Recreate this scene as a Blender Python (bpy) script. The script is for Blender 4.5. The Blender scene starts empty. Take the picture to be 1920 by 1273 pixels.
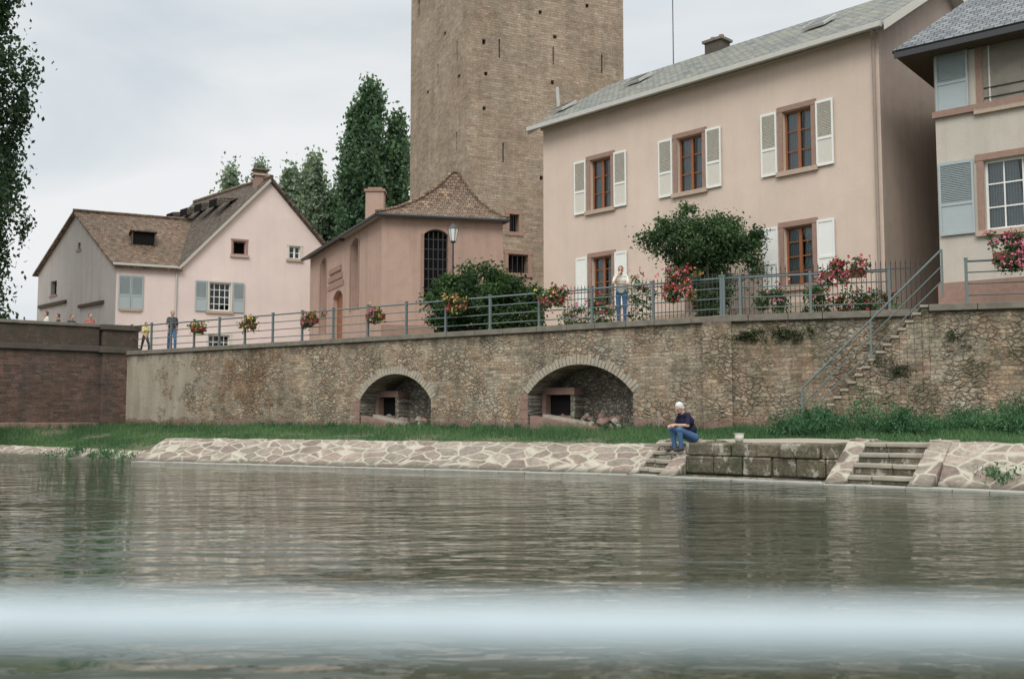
import bpy, math, random
import numpy as np
from mathutils import Vector, Matrix
from mathutils.geometry import tessellate_polygon
random.seed(7); rng=np.random.default_rng(7)
sc=bpy.context.scene
F=1867.; HOR=783.; CH=1.35
pitch=math.atan((HOR-636.5)/F); cp,sp=math.cos(pitch),math.sin(pitch)
def ray(px,py):
    x=(px-960)/F; y=(636.5-py)/F
    return Vector((x,cp-y*sp,sp+y*cp))
# ---------------------------------------------------------------- frames (survey of each wall plane)
class Fr:
    def __init__(s,P,u):
        s.P=Vector(P); s.u=Vector(u).normalized(); ux,uy=s.u
        s.M=Matrix(((ux,-uy,0,P[0]),(uy,ux,0,P[1]),(0,0,1,0),(0,0,0,1)))
    def hit(s,px,py):
        d=ray(px,py); n=Vector((s.u.y,-s.u.x)); dx=Vector((d.x,d.y))
        t=s.P.dot(n)/dx.dot(n)
        return ((dx*t-s.P).dot(s.u), CH+d.z*t)
    def w(s,x,y=0,z=0): return s.M@Vector((x,y,z))
def root(name,loc=(0,0,0)):
    e=bpy.data.objects.new(name,None); e.location=loc; e.empty_display_size=.3
    sc.collection.objects.link(e); return e
def fin(o,M=None,rt=None):
    sc.collection.objects.link(o)
    if M is not None: o.matrix_world=M
    if rt is not None:
        o.parent=rt; o.matrix_parent_inverse=Matrix.Translation(rt.location).inverted()
        if M is not None: o.matrix_basis=M
    return o
# ---------------------------------------------------------------- materials
class Mt:
    def __init__(s,name,rough=.85,spec=.3):
        s.m=bpy.data.materials.new(name); s.m.use_nodes=True; s.nt=s.m.node_tree
        s.b=s.nt.nodes['Principled BSDF']; s.b.inputs['Roughness'].default_value=rough
        s.b.inputs['Specular IOR Level'].default_value=spec
        s.tc=s.nt.nodes.new('ShaderNodeTexCoord')
    def n(s,t,ins=None,**pr):
        nd=s.nt.nodes.new(t)
        for k,v in pr.items(): setattr(nd,k,v)
        for k,v in (ins or {}).items(): s.set(nd.inputs[k],v)
        return nd
    def set(s,sock,v):
        if isinstance(v,bpy.types.NodeSocket): s.nt.links.new(v,sock)
        else:
            if isinstance(v,tuple) and len(v)==3 and sock.type=='RGBA': v=v+(1,)
            sock.default_value=v
    def mix(s,f,a,b,blend='MIX'):
        nd=s.nt.nodes.new('ShaderNodeMix'); nd.data_type='RGBA'; nd.blend_type=blend
        s.set(nd.inputs[0],f); s.set(nd.inputs[6],a); s.set(nd.inputs[7],b); return nd.outputs[2]
    def math(s,op,a,b=0.,clamp=False):
        nd=s.nt.nodes.new('ShaderNodeMath'); nd.operation=op; nd.use_clamp=clamp
        s.set(nd.inputs[0],a); s.set(nd.inputs[1],b); return nd.outputs[0]
    def ramp(s,f,stops):
        nd=s.nt.nodes.new('ShaderNodeValToRGB'); el=nd.color_ramp.elements
        while len(el)<len(stops): el.new(.5)
        for e,(p,c) in zip(el,stops):
            e.position=p
            if not isinstance(c,tuple): c=(c,c,c)
            e.color=c+(1,)
        s.set(nd.inputs[0],f); return nd.outputs[0]
    def co(s,sx=1,sy=1,sz=1,flat=False,src='Object'):
        v=s.tc.outputs[src]
        if flat:
            sep=s.n('ShaderNodeSeparateXYZ',{0:v})
            v=s.n('ShaderNodeCombineXYZ',{0:sep.outputs[0],1:sep.outputs[2],2:sep.outputs[1]}).outputs[0]
        return s.n('ShaderNodeMapping',{'Vector':v,'Scale':(sx,sy,sz)}).outputs[0]
    def noise(s,v,scale,detail=4,rough=.55,dist=0):
        return s.n('ShaderNodeTexNoise',{'Vector':v,'Scale':float(scale),'Detail':float(detail),'Roughness':rough,'Distortion':float(dist)})
    def bump(s,h,st=.5,d=.02,nrm=None):
        ins={'Height':h,'Strength':st,'Distance':d}
        if nrm is not None: ins['Normal']=nrm
        o=s.n('ShaderNodeBump',ins).outputs[0]
        s.nt.links.new(o,s.b.inputs['Normal']); return o
    def col(s,c): s.set(s.b.inputs['Base Color'],c)
def sc3(c,k): return tuple(min(1,x*k) for x in c)
def plaster(name,c,dirt=.25,dc=(.16,.13,.11),streak=.25):
    m=Mt(name,.92,.15)
    n1=m.noise(m.co(.35,.35,.35),1,5,.6).outputs[0]
    n2=m.noise(m.co(2.2,2.2,.18),1.2,5,.6).outputs[0]
    n3=m.noise(m.co(),22,4,.6).outputs[0]
    base=m.mix(m.ramp(n1,[(.3,0.),(.72,1.)]),sc3(c,1.06),sc3(c,.82))
    base=m.mix(m.math('MULTIPLY',m.ramp(n2,[(.46,0.),(.78,1.)]),streak),base,dc)
    n4=m.noise(m.co(1.3,1.3,1.3),1.7,8,.7).outputs[0]
    base=m.mix(m.math('MULTIPLY',m.ramp(n4,[(.48,0.),(.7,1.)]),dirt),base,sc3(c,.58))
    base=m.mix(.3,base,m.mix(n3,sc3(c,.7),sc3(c,1.2)))
    m.col(base); m.bump(m.math('ADD',n3,m.math('MULTIPLY',n4,.8)),.4,.02); return m.m
def simple(name,c,rough=.7,spec=.3,var=.2,scale=8,bump=.15,metal=0):
    m=Mt(name,rough,spec); n=m.noise(m.co(),scale,5,.6).outputs[0]
    m.col(m.mix(n,sc3(c,1-var),sc3(c,1+var))); m.b.inputs['Metallic'].default_value=metal
    if bump: m.bump(n,bump,.01)
    return m.m
def masonry(name,bw,bh,cols,mort,ms=.014,wob=.03,rubble=0.,dark=.5,bumpd=.03,rs=(5.2,8.5),redbase=None,plasterpatch=None,moss=0.,tint=0.,white=0.,mortf=.7,grime=None):
    m=Mt(name,.95,.15)
    v=m.co(flat=True)
    nd=m.noise(v,1.6,3,.6); 
    off=m.n('ShaderNodeVectorMath',{0:nd.outputs['Color'],1:(.5,.5,.5)},operation='SUBTRACT').outputs[0]
    off=m.n('ShaderNodeVectorMath',{0:off,'Scale':wob*4},operation='SCALE').outputs[0]
    vv=m.n('ShaderNodeVectorMath',{0:v,1:off},operation='ADD').outputs[0]
    br=m.n('ShaderNodeTexBrick',{'Vector':vv,'Color1':(0,0,0),'Color2':(1,1,1),'Mortar':(.5,.5,.5),'Scale':1.,'Mortar Size':ms,'Mortar Smooth':.3,'Bias':0.,'Brick Width':bw,'Row Height':bh})
    br.offset=.5; br.squash=1.3; br.squash_frequency=3
    bid=br.outputs['Color']; bf=br.outputs['Fac']
    vm=m.n('ShaderNodeMapping',{'Vector':vv,'Scale':(rs[0],rs[1],0.01)}).outputs[0]
    vo=m.n('ShaderNodeTexVoronoi',{'Vector':vm,'Scale':1.,'Randomness':.85},feature='F1')
    ve=m.n('ShaderNodeTexVoronoi',{'Vector':vm,'Scale':1.,'Randomness':.85},feature='DISTANCE_TO_EDGE')
    rf=m.ramp(ve.outputs['Distance'],[(.02,1.),(.12,0.)])
    rid=m.n('ShaderNodeSeparateColor',{0:vo.outputs['Color']}).outputs[0]
    mask=m.noise(v,.55,5,.65).outputs[0]
    mask=m.ramp(m.math('ADD',mask,rubble-.5),[(.46,0.),(.54,1.)])
    idv=m.mix(mask,bid,rid); mf=m.mix(mask,bf,rf)
    k=len(cols); c=m.ramp(idv,[(i/(k-1)*.9+.05,cc) for i,cc in enumerate(cols)])
    big=m.noise(v,.35,6,.65).outputs[0]; fine=m.noise(v,14,6,.65).outputs[0]; med=m.noise(v,3.5,6,.7).outputs[0]
    if tint:
        t1=m.noise(m.n('ShaderNodeMapping',{'Vector':v,'Location':(31,7,0)}).outputs[0],.42,5,.7).outputs[0]
        c=m.mix(tint,c,m.mix(1.,c,m.ramp(t1,[(.32,(.66,.64,.61)),(.44,(1.05,1.0,.94)),(.53,(1.12,.94,.82)),(.60,(1.05,1.04,1.02)),(.72,(.74,.74,.70))]),'MULTIPLY'))
    c=m.mix(m.ramp(big,[(.35,0.),(.7,1.)]),c,m.mix(1.,c,(.68,.66,.62),'MULTIPLY'))
    c=m.mix(.6,c,m.mix(1.,c,m.ramp(fine,[(.3,.4),(.7,1.4)]),'MULTIPLY'))
    c=m.mix(.6,c,m.mix(1.,c,m.ramp(med,[(.3,.55),(.7,1.35)]),'MULTIPLY'))
    c=m.mix(m.math('MULTIPLY',mf,mortf),c,m.mix(med,sc3(mort,.6),sc3(mort,1.25)))
    hgt=m.math('SUBTRACT',m.math('ADD',m.math('MULTIPLY',fine,.6),m.math('MULTIPLY',idv,.3)),mf)
    sep=m.n('ShaderNodeSeparateXYZ',{0:v})
    if plasterpatch:
        x0,x1=plasterpatch
        pn=m.noise(v,.8,5,.7).outputs[0]
        g=m.n('ShaderNodeMapRange',{'Value':sep.outputs[0],'From Min':x0,'From Max':x1,'To Min':.25,'To Max':-.14}).outputs[0]
        pm=m.ramp(m.math('ADD',pn,g),[(.5,0.),(.56,1.)])
        pc=m.mix(big,(.44,.385,.30),(.29,.25,.19)); pc=m.mix(.4,pc,m.mix(med,(.2,.17,.13),(.53,.46,.37)))
        pc=m.mix(.3,pc,m.mix(fine,(.2,.17,.12),(.55,.47,.38)))
        c=m.mix(pm,c,pc); hgt=m.mix(pm,hgt,m.math('MULTIPLY',m.math('ADD',fine,med),.4))
        g2=m.n('ShaderNodeMapRange',{'Value':m.math('ABSOLUTE',m.math('ADD',sep.outputs[0],19.2)),'From Min':0.,'From Max':3.6,'To Min':.14,'To Max':-.2}).outputs[0]
        bm=m.ramp(m.math('ADD',m.noise(v,.9,4,.6).outputs[0],g2),[(.5,0.),(.58,1.)])
        c=m.mix(m.math('MULTIPLY',bm,.75),c,m.mix(1.,c,(.66,.55,.46),'MULTIPLY'))
    if redbase:
        g=m.n('ShaderNodeMapRange',{'Value':sep.outputs[1],'From Min':redbase-.45,'From Max':redbase+.35,'To Min':.55,'To Max':-.5}).outputs[0]
        rm=m.ramp(m.math('ADD',m.noise(v,1.1,3).outputs[0],g),[(.5,0.),(.55,1.)])
        b2=m.n('ShaderNodeTexBrick',{'Vector':v,'Color1':(.30,.17,.135),'Color2':(.22,.155,.125),'Mortar':(.14,.115,.095),'Scale':1.,'Mortar Size':.012,'Brick Width':.95,'Row Height':.34})
        rc=m.mix(.5,b2.outputs[0],m.mix(med,(.12,.09,.075),(.40,.28,.23)))
        c=m.mix(rm,c,rc); hgt=m.mix(rm,hgt,m.math('SUBTRACT',m.math('MULTIPLY',fine,.5),b2.outputs['Fac']))
    st=m.noise(m.n('ShaderNodeMapping',{'Vector':v,'Scale':(1.6,.22,1)}).outputs[0],1,6,.65).outputs[0]
    c=m.mix(m.math('MULTIPLY',m.ramp(st,[(.43,0.),(.7,1.)]),dark),c,(.07,.062,.05))
    if grime:
        g=m.n('ShaderNodeMapRange',{'Value':sep.outputs[1],'From Min':grime-.9,'From Max':grime,'To Min':-.35,'To Max':.12}).outputs[0]
        gn=m.noise(m.n('ShaderNodeMapping',{'Vector':v,'Scale':(1.4,.5,1),'Location':(3,9,0)}).outputs[0],1.5,6,.7).outputs[0]
        c=m.mix(m.math('MULTIPLY',m.ramp(m.math('ADD',gn,g),[(.42,0.),(.62,1.)]),.7),c,(.075,.068,.052))
    if moss:
        mm=m.noise(v,1.3,6,.7).outputs[0]
        c=m.mix(m.math('MULTIPLY',m.ramp(mm,[(.48,0.),(.62,1.)]),moss),c,(.05,.065,.03))
    if white:
        ww=m.noise(m.n('ShaderNodeMapping',{'Vector':v,'Location':(5,3,9),'Scale':(2.0,1.1,1)}).outputs[0],1.2,7,.75).outputs[0]
        c=m.mix(m.math('MULTIPLY',m.ramp(ww,[(.54,0.),(.59,1.)]),white),c,(.44,.42,.35))
    m.col(c); m.bump(hgt,.85,bumpd); return m.m
def tiles(name,cols,w=.19,h=.17,moss=.35,mc=(.12,.12,.07)):
    m=Mt(name,.9,.2); v=m.co(flat=True)
    nd=m.noise(v,3,2); off=m.n('ShaderNodeVectorMath',{0:nd.outputs['Color'],'Scale':.03},operation='SCALE').outputs[0]
    vv=m.n('ShaderNodeVectorMath',{0:v,1:off},operation='ADD').outputs[0]
    br=m.n('ShaderNodeTexBrick',{'Vector':vv,'Color1':(0,0,0),'Color2':(1,1,1),'Mortar':(0,0,0),'Scale':1.,'Mortar Size':.012,'Mortar Smooth':.4,'Brick Width':w,'Row Height':h})
    k=len(cols); c=m.ramp(br.outputs['Color'],[(i/(k-1)*.9+.05,cc) for i,cc in enumerate(cols)])
    big=m.noise(v,.7,6,.7).outputs[0]; fine=m.noise(v,12,5,.6).outputs[0]
    c=m.mix(m.math('MULTIPLY',m.ramp(big,[(.42,0.),(.62,1.)]),moss),c,mc)
    c=m.mix(.5,c,m.mix(1.,c,m.ramp(fine,[(.3,.5),(.7,1.5)]),'MULTIPLY'))
    c=m.mix(m.math('MULTIPLY',br.outputs['Fac'],.8),c,(.02,.017,.014))
    sep=m.n('ShaderNodeSeparateXYZ',{0:vv}); saw=m.math('FRACT',m.math('DIVIDE',sep.outputs[1],h))
    m.col(c); m.bump(m.math('SUBTRACT',m.math('MULTIPLY',saw,-.8),br.outputs['Fac']),.8,.03); return m.m
def leafmat(name,dark,light,trans=.25):
    m=Mt(name,.6,.25); a=m.n('ShaderNodeAttribute',attribute_name='tint').outputs['Fac']
    c=m.ramp(a,[(0.,dark),(1.,light)]); m.col(c)
    tr=m.n('ShaderNodeBsdfTranslucent',{'Color':m.mix(1.,c,(1.3,1.4,.7),'MULTIPLY')})
    mx=m.n('ShaderNodeMixShader',{0:trans}); m.nt.links.new(m.b.outputs[0],mx.inputs[1]); m.nt.links.new(tr.outputs[0],mx.inputs[2])
    m.nt.links.new(mx.outputs[0],m.nt.nodes['Material Output'].inputs[0]); return m.m

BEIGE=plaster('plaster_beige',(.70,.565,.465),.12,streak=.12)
BEIGED=plaster('plaster_gable',(.42,.335,.28),.35,streak=.4)  # darker beige for the shaded gable side: dirt plus shade put into the colour
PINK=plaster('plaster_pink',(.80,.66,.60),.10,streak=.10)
PINKG=plaster('plaster_pink_shaded',(.47,.43,.40),.3,streak=.4)  # copy of the pink, greyed to paint the left gable's shade, with streaks
ROSE=plaster('plaster_rose',(.50,.345,.275),.5,streak=.45)
CREAM=plaster('plaster_cream',(.57,.52,.44),.25,streak=.3)
SAND=simple('sandstone_trim',(.32,.21,.165),.9,.15,.3,9,.4)
SANDL=simple('sandstone_sill',(.46,.36,.28),.9,.15,.25,9,.4)
WOOD=simple('window_wood',(.27,.10,.04),.5,.4,.25,12)
WHITE=simple('white_paint',(.78,.78,.73),.55,.4,.06,5,.05)
WHITEB=simple('white_paint_dull',(.62,.59,.51),.7,.3,.08,7,.05)  # duller off-white for louvres, verges and surrounds
GREYSH=simple('grey_shutter_paint',(.38,.43,.43),.6,.4,.08,6,.05)
DARK=simple('interior_dark',(.014,.013,.013),.9,.1,.2,3,0)
RAIL=simple('railing_paint',(.13,.165,.16),.5,.5,.2,25,.1,.0)
IRON=simple('dark_iron',(.035,.036,.038),.5,.5,.2,25,.1)
GUT=simple('gutter_zinc',(.50,.49,.44),.5,.5,.15,6,.1)
PIPE=simple('downpipe_brown',(.33,.26,.215),.6,.4,.15,6,.1)
SOFF=simple('soffit_boards',(.42,.38,.32),.8,.3,.15,6,.1)
CONC=simple('coping_stone',(.19,.17,.14),.95,.15,.55,3.5,.6)
DCONC=simple('dark_coping',(.10,.085,.07),.95,.15,.45,3,.5)
LEDGE=simple('footing_stone',(.33,.32,.28),.7,.3,.45,4,.6)
BARK=simple('bark',(.09,.07,.05),.95,.1,.4,9,.8)
SLATE=tiles('slate_roof',[(.13,.14,.135),(.19,.195,.18),(.24,.245,.22)],.28,.2,.55,(.27,.26,.19))
CLAY=tiles('clay_tiles',[(.11,.075,.055),(.24,.155,.11),(.17,.12,.085),(.32,.22,.15)],.17,.16,.5,(.17,.15,.11))
CLAYD=tiles('dark_clay_tiles',[(.07,.055,.045),(.13,.10,.08),(.11,.09,.07),(.18,.14,.11)],.17,.16,.35,(.13,.12,.09))
GREYT=tiles('grey_tiles',[(.12,.13,.14),(.18,.19,.20),(.22,.23,.23)],.25,.18,.2,(.22,.22,.19))
RUB=[(.25,.215,.165),(.45,.385,.29),(.35,.305,.24),(.55,.49,.385),(.31,.235,.185),(.50,.45,.36)]
QUAY=masonry('quay_masonry',.27,.095,RUB,(.33,.29,.225),.010,.035,.50,.42,.06,redbase=1.32,plasterpatch=(-27,-20),tint=1.,grime=4.1,white=.22)
QUAY2=masonry('quay_masonry_mossy',.30,.12,RUB,(.25,.215,.165),.012,.05,.5,.5,.07,redbase=1.35,moss=.5,tint=1.,grime=4.1,white=.15)
NICHE=masonry('niche_masonry',.26,.12,[(.30,.28,.23),(.52,.49,.42),(.24,.21,.17),(.47,.44,.37)],(.25,.23,.19),.012,.04,.75,.4,.08,white=.5)
TOWER=masonry('tower_masonry',.44,.135,[(.36,.29,.22),(.46,.375,.285),(.41,.335,.255),(.51,.42,.325),(.39,.305,.235)],(.40,.335,.26),.009,.02,.12,.25,.04,tint=.35,mortf=.6)
BRIDGE=masonry('bridge_brick',.30,.10,[(.13,.085,.07),(.22,.145,.12),(.16,.115,.10),(.10,.08,.07)],(.15,.125,.11),.012,.03,.1,.6,.04,tint=.8,grime=4.1)
MOSSY=masonry('quayside_blocks',1.0,.40,[(.15,.135,.095),(.25,.215,.155),(.20,.155,.12)],(.14,.12,.085),.02,.06,.15,.75,.07,moss=.75,white=.75)
VOUS=simple('voussoir_stone',(.37,.32,.25),.95,.15,.6,4,.8)
REDS=simple('red_sandstone',(.27,.175,.145),.95,.15,.45,4,.8)
RUBS=simple('rubble_stone',(.36,.33,.27),.95,.15,.5,4,.8)
STEP=simple('step_stone',(.33,.30,.245),.95,.15,.6,3,.8)
LEAF_P=leafmat('poplar_leaves',(.045,.095,.05),(.13,.21,.12))
LEAF_W=leafmat('pale_leaves',(.13,.185,.13),(.25,.31,.22))
LEAF_D=leafmat('dark_leaves',(.014,.035,.016),(.055,.095,.045))
LEAF_H=leafmat('laurel_leaves',(.014,.038,.014),(.07,.13,.04))
LEAF_C=leafmat('climber_leaves',(.02,.05,.02),(.10,.17,.07))
GRASSM=leafmat('grass_blades',(.04,.10,.045),(.13,.23,.10),.3)
WEEDM=leafmat('weed_leaves',(.035,.095,.045),(.10,.21,.10),.3)
MOSSM=leafmat('ivy_leaves',(.03,.042,.02),(.075,.095,.04),.1)
def flat(name,c,r=.6): return simple(name,c,r,.3,.12,30,0)
FRED=flat('petal_red',(.52,.05,.06)); FPINK=flat('petal_pink',(.68,.22,.30)); FYEL=flat('petal_yellow',(.70,.52,.15)); FORA=flat('petal_orange',(.62,.22,.09))
POT=flat('planter_brown',(.16,.055,.035))
def glass():
    m=Mt('window_glass'); nt=m.nt
    tr=m.n('ShaderNodeBsdfTransparent',{'Color':(.75,.8,.8)}); gl=m.n('ShaderNodeBsdfGlossy',{'Color':(.9,.93,.95),'Roughness':.03})
    fr=m.n('ShaderNodeFresnel',{'IOR':1.6}); mx=m.n('ShaderNodeMixShader',{0:fr.outputs[0],1:tr.outputs[0],2:gl.outputs[0]})
    nt.links.new(mx.outputs[0],nt.nodes['Material Output'].inputs[0]); return m.m
GLASS=glass()
def lace():
    m=Mt('lace_curtain',.9,.1); v=m.co(flat=True)
    w=m.n('ShaderNodeTexWave',{'Vector':v,'Scale':4.5,'Distortion':1.5,'Detail':2.}).outputs['Fac']
    n=m.noise(v,16,4,.7).outputs[0]
    m.col(m.mix(m.math('MULTIPLY',w,n),(.42,.44,.46),(.85,.86,.86))); m.bump(w,.6,.04); return m.m
LACE=lace()
# ---------------------------------------------------------------- mesh builder
class MB:
    def __init__(s): s.v=[]; s.f=[]; s.m=[]; s.mats=[]
    def mi(s,mat):
        if mat not in s.mats: s.mats.append(mat)
        return s.mats.index(mat)
    def poly(s,pts,mat):
        i=len(s.v); s.v+= [tuple(p) for p in pts]; s.f.append(tuple(range(i,i+len(pts)))); s.m.append(s.mi(mat))
    def box(s,x0,x1,y0,y1,z0,z1,mat,M=None):
        c=[Vector((x,y,z)) for x in (x0,x1) for y in (y0,y1) for z in (z0,z1)]
        if M is not None: c=[M@p for p in c]
        i=len(s.v); s.v+=[tuple(p) for p in c]; k=s.mi(mat)
        for f in ((0,1,3,2),(4,6,7,5),(0,4,5,1),(2,3,7,6),(0,2,6,4),(1,5,7,3)):
            s.f.append(tuple(i+a for a in f)); s.m.append(k)
    def rock(s,c,r,mat):
        M=Matrix.Translation(c)@Matrix.Rotation(random.uniform(0,3),4,(random.random(),random.random(),1))
        i=len(s.v); k=s.mi(mat); n=7
        for h,q in((-.9,.45),(-.3,1.),(.4,.9),(.9,.4)):
            for j in range(n):
                a=6.283*j/n; s.v.append(tuple(M@Vector((math.cos(a)*q*r*random.uniform(.8,1.15),math.sin(a)*q*r*random.uniform(.7,1.),h*r*.7))))
        for t in range(3):
            for j in range(n): s.f.append((i+t*n+j,i+t*n+(j+1)%n,i+(t+1)*n+(j+1)%n,i+(t+1)*n+j)); s.m.append(k)
        s.f.append(tuple(i+3*n+j for j in range(n))); s.m.append(k); s.f.append(tuple(i+j for j in reversed(range(n)))); s.m.append(k)
    def tube(s,p0,p1,r0,r1,mat,n=8,cap=True):
        p0=Vector(p0);p1=Vector(p1); d=(p1-p0).normalized()
        a=d.orthogonal().normalized(); b=d.cross(a); i=len(s.v); k=s.mi(mat)
        for p,r in((p0,r0),(p1,r1)):
            for j in range(n):
                t=2*math.pi*j/n; s.v.append(tuple(p+a*math.cos(t)*r+b*math.sin(t)*r))
        for j in range(n):
            s.f.append((i+j,i+(j+1)%n,i+n+(j+1)%n,i+n+j)); s.m.append(k)
        if cap:
            s.f.append(tuple(i+j for j in reversed(range(n)))); s.m.append(k)
            s.f.append(tuple(i+n+j for j in range(n))); s.m.append(k)
    def prism(s,prof,x0,x1,mat): # profile in (y,z)
        n=len(prof); i=len(s.v); k=s.mi(mat)
        s.v+=[(x0,y,z) for y,z in prof]+[(x1,y,z) for y,z in prof]
        for j in range(n): s.f.append((i+j,i+(j+1)%n,i+n+(j+1)%n,i+n+j)); s.m.append(k)
        for tri in tessellate_polygon([[Vector((y,z,0)) for y,z in prof]]):
            s.f.append(tuple(i+a for a in tri)); s.m.append(k)
            s.f.append(tuple(i+n+a for a in tri)); s.m.append(k)
    def prismxz(s,prof,y0,y1,mat):
        n=len(prof); i=len(s.v); k=s.mi(mat)
        s.v+=[(x,y0,z) for x,z in prof]+[(x,y1,z) for x,z in prof]
        for j in range(n): s.f.append((i+j,i+(j+1)%n,i+n+(j+1)%n,i+n+j)); s.m.append(k)
        s.f.append(tuple(range(i,i+n))); s.m.append(k); s.f.append(tuple(range(i+n,i+2*n))); s.m.append(k)
    def obj(s,name,M=None,rt=None,smooth=False,bevel=0):
        me=bpy.data.meshes.new(name); me.from_pydata(s.v,[],s.f)
        for mm in s.mats: me.materials.append(mm)
        me.polygons.foreach_set('material_index',s.m)
        if smooth: me.polygons.foreach_set('use_smooth',[True]*len(s.f))
        me.update(); o=bpy.data.objects.new(name,me)
        if bevel:
            b=o.modifiers.new('b','BEVEL'); b.width=bevel; b.segments=2
        return fin(o,M,rt)
def wall(name,fr,outer,holes,mat,rt,depth=.3,rmat=None):
    polys=[[Vector((x,z,0)) for x,z in p] for p in [outer]+holes]
    flatp=[p for q in polys for p in q]; mb=MB(); rmat=rmat or mat
    for t in tessellate_polygon(polys):
        a,b,c=[flatp[i] for i in t]
        if abs((b-a).cross(c-a).z)<1e-9: continue
        if (b-a).cross(c-a).z<0: b,c=c,b
        mb.poly([(q.x,0,q.y) for q in (a,b,c)],mat)
    for h in holes:
        for i in range(len(h)):
            a=h[i]; b=h[(i+1)%len(h)]
            mb.poly([(a[0],0,a[1]),(b[0],0,b[1]),(b[0],depth,b[1]),(a[0],depth,a[1])],rmat)
    return mb.obj(name,fr.M,rt)
def rect(x0,x1,z0,z1): return [(x0,z0),(x1,z0),(x1,z1),(x0,z1)]
def archh(x0,x1,z0,zs,rise,n=14):
    w=(x1-x0)/2; xc=(x0+x1)/2; R=(w*w+rise*rise)/(2*rise); zc=zs+rise-R; a=math.asin(min(1,w/R))
    if rise>w: a=math.pi-a
    pts=[(x0,z0),(x1,z0)]
    for i in range(n+1):
        t=a-2*a*i/n; pts.append((xc+R*math.sin(t),zc+R*math.cos(t)))
    return pts,(xc,zc,R,a)
def slab(name,pts,thick,mat,rt,edge=None):
    pts=[Vector(p) for p in pts]; x=(pts[1]-pts[0]).normalized()
    n=(pts[1]-pts[0]).cross(pts[-1]-pts[0]).normalized()
    if n.z<0: n=-n
    z=x.cross(n) ; 
    if z.dot(pts[-1]-pts[0])<0: z=-z; 
    y=z.cross(x)
    M=Matrix(((x.x,y.x,z.x,pts[0].x),(x.y,y.y,z.y,pts[0].y),(x.z,y.z,z.z,pts[0].z),(0,0,0,1)))
    Mi=M.inverted(); L=[Mi@p for p in pts]; tn=(Mi.to_3x3()@n)*-thick
    mb=MB(); k=len(L); B=[p+tn for p in L]
    mb.poly(L,mat); mb.poly(list(reversed(B)),edge or mat)
    for i in range(k): mb.poly([L[i],L[(i+1)%k],B[(i+1)%k],B[i]],edge or mat)
    return mb.obj(name,M,rt)
def window(mb,x0,x1,z0,z1,fm=WOOD,cols=2,rows=3,curt=True,sur=SAND,sw=.16,sill=True,dep=.14,fw=.065,glass=True,back=.6):
    e=.004
    if sur:
        mb.box(x0-sw,x0-e,-.035,.03,z0,z1,sur); mb.box(x1+e,x1+sw,-.035,.03,z0,z1,sur)
        mb.box(x0-sw-.03,x1+sw+.03,-.045,.03,z1+e,z1+sw*1.05,sur)
    if sill: mb.box(x0-sw-.06,x1+sw+.06,-.12,.03,z0-.15,z0-e,SANDL)
    y0,y1=dep,dep+.06
    mb.box(x0+e,x0+fw,y0,y1,z0+e,z1-e,fm); mb.box(x1-fw,x1-e,y0,y1,z0+e,z1-e,fm)
    mb.box(x0+fw,x1-fw,y0+e,y1-e,z0+e,z0+fw*1.2,fm); mb.box(x0+fw,x1-fw,y0+e,y1-e,z1-fw,z1-e,fm)
    xm=(x0+x1)/2
    if cols==2: mb.box(xm-.05,xm+.05,y0-.012,y1,z0+fw*1.2,z1-fw,fm)
    bt=.018
    for i in range(1,rows):
        z=z0+(z1-z0)*i/rows; mb.box(x0+fw,x1-fw,y0+.02,y1-.01,z-bt,z+bt,fm)
    if cols>2:
        for i in range(1,cols):
            x=x0+(x1-x0)*i/cols; mb.box(x-bt,x+bt,y0+.018,y1-.012,z0+fw,z1-fw,fm)
    if glass: mb.poly([(x0+fw,dep+.04,z0+fw),(x1-fw,dep+.04,z0+fw),(x1-fw,dep+.04,z1-fw),(x0+fw,dep+.04,z1-fw)],GLASS)
    if curt:
        w=(x1-x0)*(curt if isinstance(curt,float) else .36)
        mb.poly([(x0,dep+.12,z0),(x0+w,dep+.12,z0),(x0+w*.85,dep+.12,z1),(x0,dep+.12,z1)],LACE)
        mb.poly([(x1-w,dep+.125,z0),(x1,dep+.125,z0),(x1,dep+.125,z1),(x1-w*.85,dep+.125,z1)],LACE)
    mb.poly([(x0-.3,back,z0-.3),(x1+.3,back,z0-.3),(x1+.3,back,z1+.3),(x0-.3,back,z1+.3)],DARK)
def shutter(mb,x0,x1,z0,z1,mat,mat2=None,solid=False):
    y0,y1=-.085,-.045; st=.055; mat2=mat2 or mat
    mb.box(x0,x0+st,y0,y1,z0,z1,mat); mb.box(x1-st,x1,y0,y1,z0,z1,mat)
    zm=z0+(z1-z0)*.42
    for a,b in((z0,z0+.08),(zm-.04,zm+.04),(z1-.08,z1)): mb.box(x0+st,x1-st,y0+.003,y1-.003,a,b,mat)
    mb.box(x0+st,x1-st,-.062,-.052,z0+.08,zm-.04,mat2)
    if solid: mb.box(x0+st,x1-st,-.062,-.052,zm+.04,z1-.08,mat2)
    else:
        z=zm+.06
        mb.box(x0+st,x1-st,-.052,-.047,zm+.04,z1-.08,mat2)
        while z<z1-.1:
            M=Matrix.Translation((0,-.066,z))@Matrix.Rotation(math.radians(35),4,'X')
            mb.box(x0+st,x1-st,-.016,.016,-.004,.004,mat2,M); z+=.048
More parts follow.
